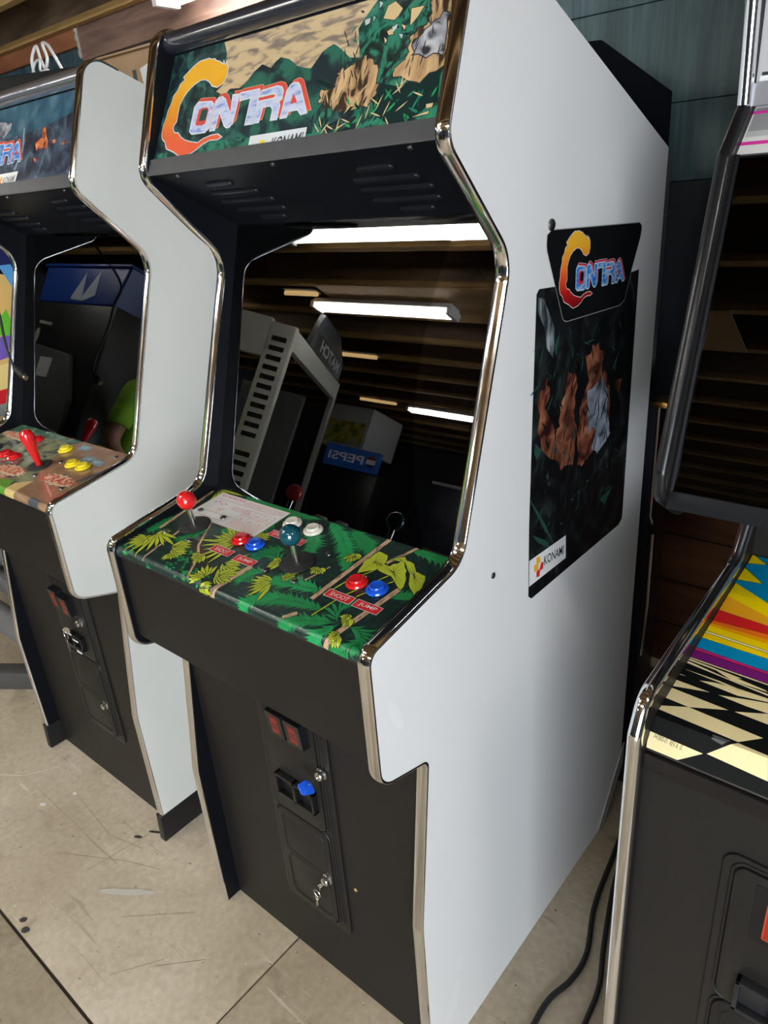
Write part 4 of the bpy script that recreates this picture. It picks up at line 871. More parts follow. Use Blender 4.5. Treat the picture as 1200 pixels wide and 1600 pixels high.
def contra_side(root):
    q = D['side']; a = Art(side_map, lim=(.4225, .87, .826, 1.60))
    m = q['main']; m = [(y, z) for y, z in m]
    a.poly(m, SIDEJ, 1); a.poly(q['fall'], SIDEF, 2)
    random.seed(5)
    def rough(p, j=.006):
        out = []
        for i in range(len(p)):
            u = Vector(p[i]); v = Vector(p[(i + 1) % len(p)])
            for t in (0, .33, .66): q_ = u + (v - u) * t; out.append((q_.x + random.uniform(-j, j), q_.y + random.uniform(-j, j)))
        return out
    for k in ('rock1', 'rock2', 'hand'): a.poly(rough(q[k]), ROCK, 3)
    a.poly(rough(q['pale'], .004), PALE, 3.5)
    for _ in range(70):
        y = random.uniform(.47, .74); z = random.uniform(1.09, 1.30); an = random.uniform(.9, 2.3); l = random.uniform(.02, .05)
        a.blade((y, z), (y + math.cos(an) * l, z + math.sin(an) * l), .0024, P_BLACK if random.random() < .75 else FL('dim_leaf', (0.02, 0.06, 0.045)), 3.8)
    (yA, zA), (yB, zB) = (.43, .93), (.81, 1.37)
    for p in q['leaf']: a.poly(p, FL('dim_leaf', (0.02, 0.06, 0.045)), 4)
    for _ in range(90):
        y = random.uniform(.45, .79); z = random.choice([random.uniform(1.0, 1.10), random.uniform(1.26, 1.36), random.uniform(1.0, 1.3)])
        if .50 < y < .74 and 1.08 < z < 1.30: continue
        an = random.uniform(0, 6.28); l = random.uniform(.012, .04)
        a.blade((y, z), (y + math.cos(an) * l, z + math.sin(an) * l), .002, random.choice([FL('dim_leaf', (0.02, 0.06, 0.045)), FL('dimmer_leaf', (0.012, 0.025, 0.022))]), 2.5)
    t = q['top']; a.poly(offs(t, .0012), FL('thin_grey', (0.3, 0.3, 0.3)), 5); a.poly(t, P_BLACK, 5.5)
    logo(a, D['sideaff'], 6, CLAWS, LETTERS, FL('letter_edge', (0.45, 0.60, 0.72)), P_BLACK, FL('letter_red_side', (0.55, 0.03, 0.06)), clawedge=FL('claw_edge', (0.75, 0.62, 0.55)), d=.0024)
    a.poly(q['klab'], P_WHITE, 16); a.poly(q['kyel'], FL('amber', (0.85, 0.40, 0.03)), 17); a.poly(q['kred'], P_RED, 17.5)
    tt = q['ktext']; a.text('KONAMI', tt[0], tt[1], tt[2], P_INK, 18, bold=.015)
    a.build('side_art', root)
    GL = mat('faint_glue_smear', (0.76, 0.76, 0.75), 0.33)
    for cy, cz, aa, bb, rz, sd_ in ((.045, .905, .010, .034, .35, 31), (.145, .13, .018, .05, -.4, 32), (.17, .22, .012, .02, .2, 33)):
        a = Art(lambda u, v, h: (W + .0002 + h, u, v)); a.poly(poly_blob(cy, cz, aa, bb, rz, sd_, 30, .12), GL, 1); a.build('glue_smear', root)
    g = G(); screw(g, frame((W, .479, 1.533), (0, 1, 0), (0, 0, 1)), .009); g.build('carriage_bolt', DSTEEL, root)
    g = G(); screw(g, frame((W, .307, 1.013), (0, 1, 0), (0, 0, 1)), .0055); g.build('carriage_bolt', DSTEEL, root)
def contra_lower(root):
    up, lo, fr = coin_door(root, 0, .110, .236, .430, .170, .745, .447)
    coin_unit(up, 0, .110, .3155, .692); coin_unit(up, 0, .110, .3645, .692)
    return_cup(up, 0, .110, .280, .388, .500, .553)
    lock(up, .411, .102, .612) ; lock(lo, .384, .102, .314)
    g = G(); g.lathe([(.004, 0), (.004, .002), (0, .002)], 0, frame((.456, .1105, .328), (1, 0, 0), (0, 0, 1)), 12); g.build('bare_screw_hole', mat('brass_speck', (0.4, 0.3, 0.12), 0.5), root)

# ------------------------------------------------------------------ artwork of the neighbouring cabinet
OV_BROWN = print_mat('overlay_brown', [(0.4, (0.26, 0.14, 0.08)), (0.6, (0.33, 0.19, 0.11))], 30, 3, coat=.6, rough=.25)
OV_TEAL = print_mat('overlay_teal', [(0.4, (0.04, 0.13, 0.09)), (0.6, (0.13, 0.22, 0.15))], 22, 4, coat=.6, rough=.25)
OV_SAGE = print_mat('overlay_sage', [(0.38, (0.08, 0.09, 0.09)), (0.52, (0.22, 0.25, 0.15)), (0.66, (0.36, 0.36, 0.20))], 16, 2, coat=.6, rough=.25)
def turtle_panel(root, plate):
    c = D['cpB']; a = Art(cp_map, cuts=[0, -.003, -.006, -.009, -.012, -.015, -.018], lim=(TH + .0011, -.0215, W - TH - .0011, .2415)); x0, x1, v0, v1 = TH + .001, W - TH - .001, -.0215, .2415
    R = lambda u0, w0, u1, w1: [(u0, w0), (u1, w0), (u1, w1), (u0, w1)]
    a.poly(R(x0, v0, x1, v1), OV_SAGE, 1)
    a.poly([(x0, .20), (.27, .215), (.33, .205), (.35, .2415), (x0, .2415)], OV_TEAL, 2)
    a.poly([(.365, .2415), (x1, .2415), (x1, v0), (.46, v0), (.455, .05), (.40, .12), (.33, .20)], OV_BROWN, 2)
    a.poly([(.335, v0), (.335, .012), (.40, .03), (.442, v0)], FL('grass_green', (0.10, 0.28, 0.03)), 2.5); a.poly([(.43, v0), (.42, .02), (.46, .05), (.475, v0)], FL('ochre', (0.55, 0.42, 0.16)), 3)
    a.poly([(.545, v0), (.545, .0), (.59, .0), (.59, v0)], FL('slate', (0.05, 0.06, 0.07)), 3)
    GN = [(.2885 + .062 * math.cos(t), .186 + .036 * math.sin(t)) for t in [k * PI / 12 for k in range(24)]]
    a.poly(GN, FL('manhole_grey', (0.10, 0.10, 0.13)), 3.2); a.poly([(.2885 + (x - .2885) * .86, .186 + (y - .186) * .84) for x, y in GN], OV_SAGE, 3.5)
    OL = FL('olive_letters', (0.30, 0.32, 0.04)); SA = FL('salmon', (0.60, 0.45, 0.30)); RL = FL('letter_brick', (0.50, 0.05, 0.025))
    for i, ch in enumerate('ATTENTION'):
        t = math.radians(148 - i * 14.5); cx = .2885 + .044 * math.cos(t); cy = .180 + .026 * math.sin(t); d = Vector((math.sin(t), -math.cos(t))); n = Vector((math.cos(t), math.sin(t)))
        p = Vector((cx, cy)) - d * .0042; a.text(ch, p, p + d * .0078, p + n * .0125, OL, 5, bold=.02)
    def burst(cx, cy, w, h, seed, n=16):
        random.seed(seed); pts = []
        for k in range(n * 2): t = 2 * PI * k / (n * 2); r = 1.0 if k % 2 else random.uniform(1.12, 1.3); pts.append((cx + w * r * math.cos(t), cy + h * r * math.sin(t)))
        a.poly(offs(pts, .001), P_INK, 6); a.poly(pts, SA, 6.4)
    burst(.525, .078, .058, .020, 1); a.text('CRASH', (.462, .060), (.588, .070), (.464, .090), RL, 7, bold=.02)
    burst(.33, .055, .055, .020, 2); a.text('DUDE', (.285, .040), (.372, .046), (.287, .068), RL, 7, bold=.02)
    burst(.11, .185, .085, .016, 3); a.text('PIZZA', (.045, .176), (.175, .180), (.047, .198), RL, 7, bold=.02)
    burst(.11, .055, .06, .02, 4); a.text('DUDE', (.07, .042), (.15, .046), (.072, .068), RL, 7, bold=.02)
    BL = FL('card_blue', (0.10, 0.20, 0.25))
    for p, wd in zip(c['blue'], ('START', 'JUMP', 'HIT')):
        a.poly(p, BL, 4)
        cx = sum(q[0] for q in p) / 4; cy = sum(q[1] for q in p) / 4
        a.text(wd, (cx - .016, cy - .006), (cx + .014, cy - .006), (cx - .016, cy + .006), FL('mist', (0.45, 0.50, 0.50)), 5)
    a.poly([(.575, .05), (.60, .10), (.612, .16), (.60, .165), (.585, .13), (.56, .07)], FL('slate', (0.05, 0.06, 0.07)), 4)
    a.build('panel_overlay', plate)
    joystick(root, .386, .103, 'bat', REDP, 'joystick with red bat top'); joystick(root, .12, .103, 'bat', REDP, 'joystick with red bat top')
    for x, s, m, l in ((.366, .187, YELLOWP, 'yellow push button'), (.477, .143, YELLOWP, 'yellow push button'), (.523, .145, YELLOWP, 'yellow push button'), (.206, .190, REDP, 'red push button'), (.211, .1003, REDP, 'red push button'), (.258, .1005, REDP, 'red push button')):
        button(root, x, s, m, .0185, l)
    for x, s in c['screws']:
        g = G(); screw(g, frame(cp_map(x, s, .0003), (1, 0, 0), (0, .9921, .1251)), .0062); g.build('carriage_bolt', DSTEEL, root)
def night_marquee(par):
    q = D['mqB']; a = Art(mq_map, lim=(TH + .001, -.008, W - TH - .001, .19)); x0, x1 = TH + .001, W - TH - .001
    a.poly([(x0, -.012), (x1, -.012), (x1, .19), (x0, .19)], NIGHT, 1)
    a.poly([(x0, .11), (.38, .115), (.46, .12), (x1, .15), (x1, .19), (x0, .19)], NSKY, 2); a.poly(q['sky'], NSKY, 2.5); a.poly(q['grey'], GREYP, 2.6); a.poly(q['beam'], FL('beam_blue', (0.25, 0.32, 0.38)), 3)
    for k in ('orange', 'o2', 'o3', 'o4'): a.poly(q[k], EMBER, 4)
    logo(a, ((.831, 0, .0565), (0, .95, .0125)), 8, CLAW, LETTERS, FL('letter_white', (0.62, 0.64, 0.66)), P_INK, FL('letter_red2', (0.62, 0.04, 0.03)))
    k = q['konami']; a.poly([(k[0][0] - .09, k[0][1]), k[1], k[2], (k[3][0] - .10, k[3][1])], P_WHITE, 17)
    x = k[2][0]; y = (k[1][1] + k[2][1]) / 2
    a.text('KONAMI', (x - .060, y - .007), (x - .004, y - .005), (x - .059, y + .008), FL('grey_ink', (0.15, 0.14, 0.14)), 18, bold=.02)
    a.poly([(x - .078, y - .01), (x - .070, y - .01), (x - .066, y + .010), (x - .074, y + .010)], P_ORANGE, 18)
    a.build('marquee_artwork', par)
def night_lower(root):
    up, lo, fr = coin_door(root, 0, .110, .262, .470, .205, .745, .478)
    coin_unit(up, 0, .110, .327, .655); coin_unit(up, 0, .110, .376, .645)
    return_cup(up, 0, .110, .318, .405, .508, .552)
    g = G()
    for x, z in ((.322, .548), (.345, .546)): pass
    lock(up, .408, .102, .600); lock(lo, .420, .102, .330)
    for p, q in (((.365, .086, .536), (.392, .0875, .541)), ((.318, .086, .549), (.362, .0875, .5535)), ((.372, .086, .501), (.396, .0875, .506))):
        g = G(); g.box(p, q, 0); g.build('scuffed_paint', mat('chipped_white', (0.7, 0.7, 0.7), 0.5), up)
def stripe_side(root):
    """printed side of the far left cabinet: plain bands of colour, no figures"""
    a = Art(side_map)
    a.poly([(.46, .05), (.95, .05), (.95, 1.55), (.40, 1.62), (.30, 1.60), (.40, 1.47), (.24, .98), (.17, .92), (.17, .83), (.21, .78), (.44, .72)], FL('navy', (0.015, 0.02, 0.09)), 1)
    a.poly([(.30, 1.22), (.375, 1.46), (.44, 1.44), (.50, 1.22), (.44, 1.12), (.285, 1.14)], FL('peach', (0.65, 0.42, 0.14)), 2)
    a.poly([(.385, 1.48), (.42, 1.48), (.46, 1.36), (.43, 1.36)], FL('sky_blue', (0.10, 0.32, 0.62)), 3)
    a.poly([(.335, 1.285), (.46, 1.31), (.46, 1.24), (.315, 1.22)], FL('violet', (0.16, 0.10, 0.42)), 3)
    a.poly([(.345, 1.335), (.375, 1.36), (.385, 1.28), (.335, 1.29)], FL('bright_green', (0.12, 0.45, 0.03)), 4)
    a.poly([(.30, 1.205), (.55, 1.23), (.55, 1.12), (.285, 1.135)], FL('pale_yellow', (0.75, 0.58, 0.22)), 3.5)
    a.poly([(.285, 1.135), (.60, 1.15), (.60, 1.09), (.275, 1.095)], P_RED, 4.5)
    a.poly([(.272, 1.095), (.62, 1.09), (.62, 1.06), (.262, 1.06)], FL('stone', (0.25, 0.27, 0.24)), 4.6); a.poly([(.262, 1.06), (.62, 1.06), (.62, 1.035), (.255, 1.035)], FL('sand', (0.60, 0.46, 0.22)), 4.8)
    a.poly([(.255, 1.035), (.62, 1.035), (.62, .99), (.24, .985)], P_INK, 4.9); a.poly([(.24, .985), (.62, .99), (.62, .955), (.215, .95)], P_CREAM, 4.8); a.poly([(.215, .95), (.62, .955), (.62, .90), (.175, .90)], P_RED, 4.8)
    a.build('side_art', root)

def far_left_cabinet():
    root = empty('arcade_cabinet', (-1.05 - W, 0, 0), 0, 'arcade cabinet at the far left edge with a brightly coloured striped side', 'arcade cabinet')
    P = [(.44, 0), (.42, .70), (.20, .76), (.15, .83), (.15, .92), (.22, .975), (.375, 1.47), (.24, 1.62), (.30, 1.84), (.98, 1.60), (.98, 0)]
    f = fillet(P, [0, .02, .02, .03, .03, .05, .06, .03, .04, 0, 0], 6)
    for side in (0, 1):
        x0 = 0 if side == 0 else W - TH; g = G(); M = YZ.copy(); M.translation = Vector((x0, 0, 0)); g.prism(f, 0, M, TH); sp = g.build('side_panel', [BLACKG], root, smooth=False)
        stop = max(i for i, p in enumerate(f) if p[1] > 1.80); g = edge_trim(list(f[:stop + 1])[::-1], x0, x0 + TH, .0038); g.build('edge_trim', CHROME, sp)
    g = G(); g.box((TH, .46, 0), (W - TH, .48, .74), 0); g.build('front_panel', BLACK, root)
    g = G(); g.box((TH, .95, .05), (W - TH, .97, 1.58), 0); g.build('back_panel', BLACK, root)
    g = G(); g.prism([(.22, .78), (.165, .84), (.165, .905), (.23, .955), (.27, .955), (.27, .80)], 0, frame((TH, 0, 0), (0, 1, 0), (0, 0, 1)), W - 2 * TH); g.build('control_box', BLACK, root, smooth=False)
    g = G(); g.prism([(.26, .955), (.40, 1.44), (.41, 1.44), (.27, .955)], 0, frame((TH, 0, 0), (0, 1, 0), (0, 0, 1)), W - 2 * TH); g.build('monitor_glass', GLASS, root, smooth=False)
    g = G(); g.prism([(.26, 1.62), (.32, 1.82), (.34, 1.82), (.28, 1.62)], 0, frame((TH, 0, 0), (0, 1, 0), (0, 0, 1)), W - 2 * TH); g.build('marquee', NIGHT, root, smooth=False)
    g = G(); g.prism([(.32, 1.82), (.97, 1.588), (.97, 1.57), (.32, 1.80)], 0, frame((TH, 0, 0), (0, 1, 0), (0, 0, 1)), W - 2 * TH); g.build('top_panel', BLACK, root, smooth=False)
    stripe_side(root)

# ================================================================== THE SETTING
def struct(name, g, mats, smooth=False, **k):
    o = g.build(name, mats, None, smooth); o['kind'] = 'structure'; return o
XL, XR, YF, YB = -5.2, 3.4, -6.4, 1.65
CONC = concrete_mat()
JOINT = mat('dirty_joint', (0.035, 0.025, 0.02), 0.9)
TEAL = wood_mat('teal_stained_plywood', (0.006, 0.030, 0.042), (0.07, 0.135, 0.15), 1.5, (22, 1, 1.4), 0.5)
NAVY = wood_mat('dark_navy_plywood', (0.003, 0.007, 0.013), (0.008, 0.018, 0.026), 2.2, (14, 1, 1.2), 0.6)
BROWNW = wood_mat('brown_wood_boards', (0.10, 0.042, 0.02), (0.26, 0.12, 0.06), 1.6, (1.5, 1, 10), 0.5)
JOIST = wood_mat('pine_joist', (0.10, 0.06, 0.032), (0.25, 0.17, 0.10), 2.5, (1.2, 3, 5), 0.65)
PINEB = wood_mat('pine_underside', (0.34, 0.19, 0.06), (0.50, 0.31, 0.11), 2.5, (1.2, 10, 10), 0.6)
JOISTR = wood_mat('reddish_ledger', (0.10, 0.055, 0.045), (0.30, 0.18, 0.13), 2.0, (1.2, 10, 12), 0.6)
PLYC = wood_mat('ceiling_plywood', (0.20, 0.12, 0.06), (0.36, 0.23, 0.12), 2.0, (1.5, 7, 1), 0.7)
DARKW = mat('dark_painted_wall', (0.05, 0.055, 0.06), 0.7, noise=(2, .2, 3))
# floor in four slabs with sawn joints between
g = G(); jx, jy, wj = .235, -.302, .0035
g.box((XL, YF, -.12), (jx - wj, jy - wj, 0), 0, .002); g.box((jx + wj, YF, -.12), (XR, jy - wj, 0), 0, .002)
g.box((XL, jy + wj, -.12), (jx - wj * .6, YB, 0), 0, .002); g.box((jx + wj * .6, jy + wj, -.12), (XR, YB, 0), 0, .002)
g.box((XL, YF, -.14), (XR, YB, -.006), 1)
struct('floor', g, [CONC, JOINT], True)
# paint drips, oil spots and flecks lying on the concrete
a = Art(lambda u, v, h: (u, v, .0003 + h))
FW = mat('floor_white_paint', (0.7, 0.7, 0.66), 0.5); FB = mat('floor_tar', (0.04, 0.038, 0.035), 0.5)
FC = mat('floor_chalk', (0.52, 0.50, 0.45), 0.7)
for (x, y, aa, bb, rz, s, m) in ((-.689, -.061, .012, .006, .2, 1, FW), (-.65, .02, .008, .004, 0, 2, FW), (-.355, -.277, .010, .007, .6, 3, FB), (-.323, -.287, .012, .008, .5, 4, FB), (-.318, .085, .022, .004, .5, 5, FB), (-.345, .045, .012, .005, .5, 6, FB), (-.208, -.07, .075, .009, .62, 7, FC), (-.24, -.09, .045, .007, .62, 8, FC)):
    a.poly(poly_blob(x, y, aa, bb, rz, s, 22, .12), m, 1 + s)
random.seed(21)
for _ in range(90):
    x = random.uniform(-.8, .6); y = random.uniform(-.5, .1); l = random.uniform(.001, .005); an = random.uniform(0, 6.28)
    a.line((x, y), (x + l * math.cos(an), y + l * math.sin(an)), .0013, FW if random.random() < .6 else FB, 1)
def scr(pts, m, w=.0012):
    for p, q in zip(pts, pts[1:]): a.line(p, q, w, m, 1)
SCR = mat('floor_scratch', (0.22, 0.17, 0.12), 0.7)
scr([(-.95, -.10), (-.86, -.04), (-.80, .05)], FW, .0015); scr([(-.48, -.12), (-.30, -.02), (-.20, .02)], SCR); scr([(-.36, -.10), (-.33, .06), (-.34, .16)], SCR); scr([(-.62, .02), (-.42, .0), (-.30, .03)], SCR)
scr([(-.16, -.12), (-.02, .0)], SCR); scr([(.02, -.14), (.10, -.06)], FB, .001); scr([(-.05, -.22), (.02, -.12)], SCR)
o = a.build('trim_5', None); o['kind'] = 'structure'

# back wall: teal stained plywood sheets, darker navy below, over brown boards
g = G()
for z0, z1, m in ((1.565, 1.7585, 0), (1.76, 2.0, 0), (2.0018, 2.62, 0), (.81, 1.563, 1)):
    for x0 in [XL + 1.22 * k for k in range(8)]:
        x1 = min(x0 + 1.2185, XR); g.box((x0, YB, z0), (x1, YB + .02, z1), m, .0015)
g.box((XL, YB - .012, 0), (XR, YB + .02, .805), 2)
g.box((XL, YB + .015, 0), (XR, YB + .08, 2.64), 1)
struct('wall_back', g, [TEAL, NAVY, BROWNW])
g = G()
for z in (.16, .33, .50, .66): g.box((XL, YB - .0135, z - .002), (XR, YB - .011, z + .002), 0)
struct('trim_6', g, [mat('board_gap', (0.01, 0.006, 0.004), 0.9)])
g = G(); g.box((.30, YB - .06, .775), (XR, YB - .012, .80), 0, .003); struct('trim_1', g, [mat('dark_walnut_ledge', (0.03, 0.017, 0.012), 0.4)])
g = G(); g.box((.715, YB - .03, 0), (.745, YB - .012, .775), 0, .002); struct('trim_2', g, [NAVY])
g = G(); g.box((XL - .1, YF, 0), (XL, YB, 2.64), 0); struct('wall_left', g, [DARKW])
# front wall behind the camera, and right wall with an open roller door
g = G(); g.box((XL, YF - .1, 0), (XR, YF, 2.64), 0); struct('wall_front', g, [DARKW])
g = G(); g.box((XR, YF, 0), (XR + .1, -5.0, 2.64), 0); g.box((XR, -2.2, 0), (XR + .1, YB, 2.64), 0); g.box((XR, -5.0, 2.25), (XR + .1, -2.2, 2.64), 0); struct('wall_right', g, [DARKW])
def roll_door(name, a0, a1, fixed, axis, top):
    g = G(); L = a1 - a0
    P = (lambda s, d, z: (s, fixed + d, z)) if axis == 'x' else (lambda s, d, z: (fixed + d, s, z))
    for s in (a0 - .06, a1):                       # jambs
        p = P(s, -.01, 0); q = P(s + .06, .11 if axis == 'y' else -.11, top)
        g.box([min(u, v) for u, v in zip(p, q)], [max(u, v) for u, v in zip(p, q)], 0)
    o = struct(name, g, [mat('galvanised', (0.45, 0.46, 0.47), .4, .8)])
    g = G(); dd = -.25 if axis == 'y' else .25
    g.cyl(P(a0, dd, top + .12), P(a1, dd, top + .12), .13, 0, seg=24)
    r = g.build('roller_curtain', mat('galvanised', (0.45, 0.46, 0.47), .4, .8), o)
    return o
roll_door('door_1', -5.0, -2.2, XR, 'y', 2.2)
# ceiling: plywood on pine joists
g = G(); g.box((XL, YF, 2.62), (XR, YB, 2.66), 0); struct('ceiling', g, [PLYC])
n = 10
for k in range(20):
    y = 1.60 - .405 * k
    g = G(); g.box((XL, y - .012, 2.43), (XR, y + .012, 2.62), 0); g.box((XL, y - .022, 2.40), (XR, y + .022, 2.43), 1, .002); o = struct('trim_%d' % (n + k), g, [JOIST, PINEB])
g = G(); g.box((-2.44, YB - .028, 2.265), (XR, YB, 2.40), 0, .003); struct('trim_3', g, [JOISTR])
g = G(); g.box((XL, YB - .028, 2.33), (-2.475, YB, 2.60), 0, .003)
struct('trim_4', g, [wood_mat('red_blocking', (0.20, 0.065, 0.025), (0.36, 0.14, 0.06), 2, (1, 1, 4), .7)])
g = G()
for k in range(9): z = 2.30 + .033 * k; g.ball((-2.458 + .004 * math.sin(k * 2.1), YB - .02, z), .021, 0, 10, (.8, .6, 1.1))
struct('trim_7', g, [mat('grey_foam_filler', (0.42, 0.40, 0.34), .9)], True)

# fluorescent fixtures: box, two tubes and end caps
def shop_light(x0, x1, y, z, label, n=2):
    t = empty('shop_light', ((x0 + x1) / 2, y, z), 0, label, 'light', 'fluorescent lights under the joists')
    L = x1 - x0; h = L / 2
    g = G(); g.prism([(-.06, 0), (-.045, .03), (.045, .03), (.06, 0), (.05, .004), (-.05, .004)][::-1], 0, frame((-h, 0, .022), (0, 1, 0), (0, 0, 1)), L); g.build('fixture_housing', FIXT, t, smooth=False)
    for s in (-.027, .027):
        g = G(); g.cyl((-h + .03, s, .006), (h - .03, s, .006), .014, 0, seg=14); g.build('tube', TUBEGLOW, t)
    for s in (-1, 1):
        g = G(); g.box((s * h - .015, -.055, -.012), (s * h + .015, .055, .03), 0, .003); g.build('end_cap', FIXT, t, smooth=False)
    for s in (-.7, .7):
        g = G(); g.cyl((h * s, 0, .05), (h * s, 0, 2.3915 - z), .002, 0, seg=6); g.build('hanger_wire', STEEL, t)
    return t
shop_light(-1.52, -.30, 1.47, 2.31, 'bright shop light just above the tall white cabinet, its end showing at the top edge')
shop_light(-2.13, -1.10, -1.83, 2.335, 'longest lit tube light mirrored across the middle of the monitor glass')
shop_light(-1.60, -.38, -1.02, 2.345, 'lit tube light mirrored along the very top of the monitor glass')
shop_light(-3.0, -1.9, -4.15, 2.345, 'far lit tube light mirrored at the right of the monitor glass')
shop_light(-4.2, -3.0, -1.88, 2.345, 'lit tube light mirrored at the left edge of the monitor glass')
shop_light(.55, 1.75, -1.9, 2.345, 'unseen tube light added behind the camera for more overhead light')  # extra fixture out of view, put in for overhead light
shop_light(1.9, 3.1, -.4, 2.345, 'lit tube light over the far right aisle')
shop_light(-3.9, -2.7, -.35, 2.345, 'unseen tube light added to brighten what the left cabinet glass mirrors')  # extra fill light, added for the dim things mirrored in the left glass
# pale boards fixed across the joists
WARM = mat('warm_tube_glow', (0.9, 0.7, 0.4), 0.4, emit=((1.0, 0.66, 0.28), 3.2))
for (x, y, L, lb) in ((-2.9, -2.80, .50, 'warm yellow tube light mirrored in the middle of the monitor glass'), (-3.62, -4.12, .46, 'farthest warm yellow tube light, mirrored above the PEPSI sign'), (-2.33, -1.72, .28, 'short warm yellow light mirrored left of the long white tube')):
    t = empty('warm_light', (x + L / 2, y, 2.38), 0, lb, 'light', 'warm tube lights under the joists')
    g = G(); g.cyl((-L / 2, 0, 0), (L / 2, 0, 0), .014, 0, seg=12); g.build('tube', WARM, t)
    g = G(); g.box((-L / 2, -.03, .012), (L / 2, .03, .02), 0); g.build('fixture_housing', FIXT, t, smooth=False)
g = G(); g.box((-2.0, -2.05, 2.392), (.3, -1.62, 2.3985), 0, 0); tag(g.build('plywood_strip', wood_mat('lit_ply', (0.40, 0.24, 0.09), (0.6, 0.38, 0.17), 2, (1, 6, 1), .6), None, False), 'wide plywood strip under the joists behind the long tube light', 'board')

# ================================================================== THE THREE WHITE CABINETS AND THE STRIPED ONE
upright_cabinet('arcade_cabinet', (0, 0, 0), 'tall white CONTRA arcade cabinet in the centre with jungle control panel and chrome edges', art=contra_side, marquee=contra_marquee, panel=contra_panel, lower=contra_lower)
BP = (-.2685 - W, .0186, math.radians(.5))
upright_cabinet('arcade_cabinet', BP, 'white arcade cabinet left of the central one with brown CRASH panel and dark marquee', marquee=night_marquee, panel=turtle_panel, lower=night_lower, kick=True, side_mat=OFFWHITE)
far_left_cabinet()

# ================================================================== KEYS
FM = lambda o: frame(o, (1, 0, 0), (0, 0, 1))
def key_shape(g, M, head, L=.022, m=0):
    g.prism([(-.0022, 0), (.0022, 0), (.0022, -L * .5), (.0034, -L * .6), (.0022, -L * .7), (.0022, -L), (0, -L - .002), (-.0022, -L)], m, M, .0018)
k = empty('key', (.411, .0895, .612), 0, 'blue headed key stuck in the upper coin door lock of the central cabinet', 'key')
M = Matrix.Rotation(math.radians(40), 4, 'Y') @ Matrix.Rotation(math.radians(-8), 4, 'X')
g = G(); g.box((-.0009, -.024, -.003), (.0009, .002, .003), 0, .0003, M=M); g.build('key_blade', STEEL, k)
g = G(); g.prism(fillet([(-.015, -.013), (.010, -.016), (.014, .004), (.010, .014), (-.010, .010)], [.004] * 5, 5), 0, frame((-.005, -.027, -.006), (.25, .93, -.25), (-.70, .0, .70)) @ Matrix.Translation((0, 0, -.003)), .006, bev=.0018)
g.build('key_head', BLUEP, k)
k = empty('key_ring', (.384, .089, .314), 0, 'small silver keys hanging on a ring from the lower coin door lock', 'keys')
g = G(); g.prism(rrect(-.004, -.014, .004, .002, .003), 0, M @ frame((0, -.004, 0), (1, 0, 0), (0, 0, 1)), .0022); g.box((-.0008, -.012, -.012), (.0008, -.002, -.004), 0); g.build('key_blade', STEEL, k)
g = G(); g.tube([(-.008 + .009 * math.cos(t), -.014, -.022 + .009 * math.sin(t)) for t in [i * PI / 10 for i in range(20)]], .0009, 0, 6, closed=True); g.build('split_ring', STEEL, k)
g = G(); g.prism(rrect(-.0045, -.012, .0045, 0, .004), 0, frame((-.011, -.013, -.030), (1, .2, .1), (0, 0, 1)), .0015); key_shape(g, frame((-.010, -.0135, -.040), (1, .2, 0), (.12, 0, 1)), 0, .020); g.build('spare_key', STEEL, k)
o0 = Vector(BP[:2] + (0,))
k = empty('key_ring', o0 + Vector((.408, .0895, .598)), 0, 'bunch of silver keys hanging from the left cabinet coin door', 'keys')
g = G(); g.box((-.0009, -.020, -.004), (.0009, .002, .004), 0); g.prism(rrect(-.010, -.010, .010, .010, .009), 0, frame((-.006, -.022, -.004), (1, .5, 0), (0, 0, 1)), .002); g.build('key_blade', STEEL, k)
g = G(); g.tube([(-.012 + .011 * math.cos(t), -.026, -.020 + .011 * math.sin(t)) for t in [i * PI / 10 for i in range(20)]], .001, 0, 6, closed=True); g.build('split_ring', STEEL, k)
g = G(); g.prism(rrect(-.008, -.016, .008, 0, .007), 0, frame((-.008, -.028, -.026), (1, -.2, 0), (.1, 0, 1)), .002); key_shape(g, frame((-.007, -.028, -.040), (1, 0, 0), (-.1, 0, 1)), 0, .026); g.build('spare_key', STEEL, k)

# ================================================================== RIGHT HAND CABINET (rainbow and chequer panel)
root = empty('arcade_cabinet', (.957, .16, 0), 0, 'black arcade cabinet at the right with rainbow and chequered control panel', 'arcade cabinet')
O = Vector((.957, .16, 0))
def rel(x, y, z): return (x - O.x, y - O.y, z - O.z)
BW = .691; PB = [(.150, 0), (.155, .945), (.178, .992), (.53, 1.020), (.585, 1.085), (.585, 1.125), (1.05, 1.125), (1.05, 0)]
RB = [0, .02, .035, .05, .02, 0, 0, 0]
rp = lambda P: [(y - O.y, z) for y, z in P]
KP = Vector((.197, .952)); KD = (Vector((.594, 1.011)) - KP).normalized(); KN = Vector((-KD.y, KD.x)); LD = (KP - Vector((.169, .916))).normalized(); LN = Vector((-LD.y, LD.x))
def k_map(u, v, h):
    q = KP + KD * v + KN * h if v >= 0 else KP + LD * v + LN * h
    return (u - O.x, q.x - O.y, q.y)
for side in (0, 1):
    x0 = .0 if side == 0 else BW - .017
    fp = fillet(rp(PB), RB, 8)
    g = G(); M = YZ.copy(); M.translation = Vector((x0, 0, 0)); g.prism(fp, 0, M, .017)
    sp = g.build('side_panel', [BLACK], root, smooth=False)
    stop = max(i for i, p in enumerate(fp) if p[1] > 1.09 and p[0] < .5); path = fp[:stop + 1][::-1]
    g = edge_trim(path, x0, x0 + .017, .008, lip=.002); g.build('edge_trim', CHROME, sp)
    g = G(); g.box((x0 - .003, PB[4][0] - O.y - .010, 1.092), (x0 + .020, PB[4][0] - O.y + .02, 1.128), 0, .003); g.build('trim_collar', PLASTIC, sp, smooth=False)
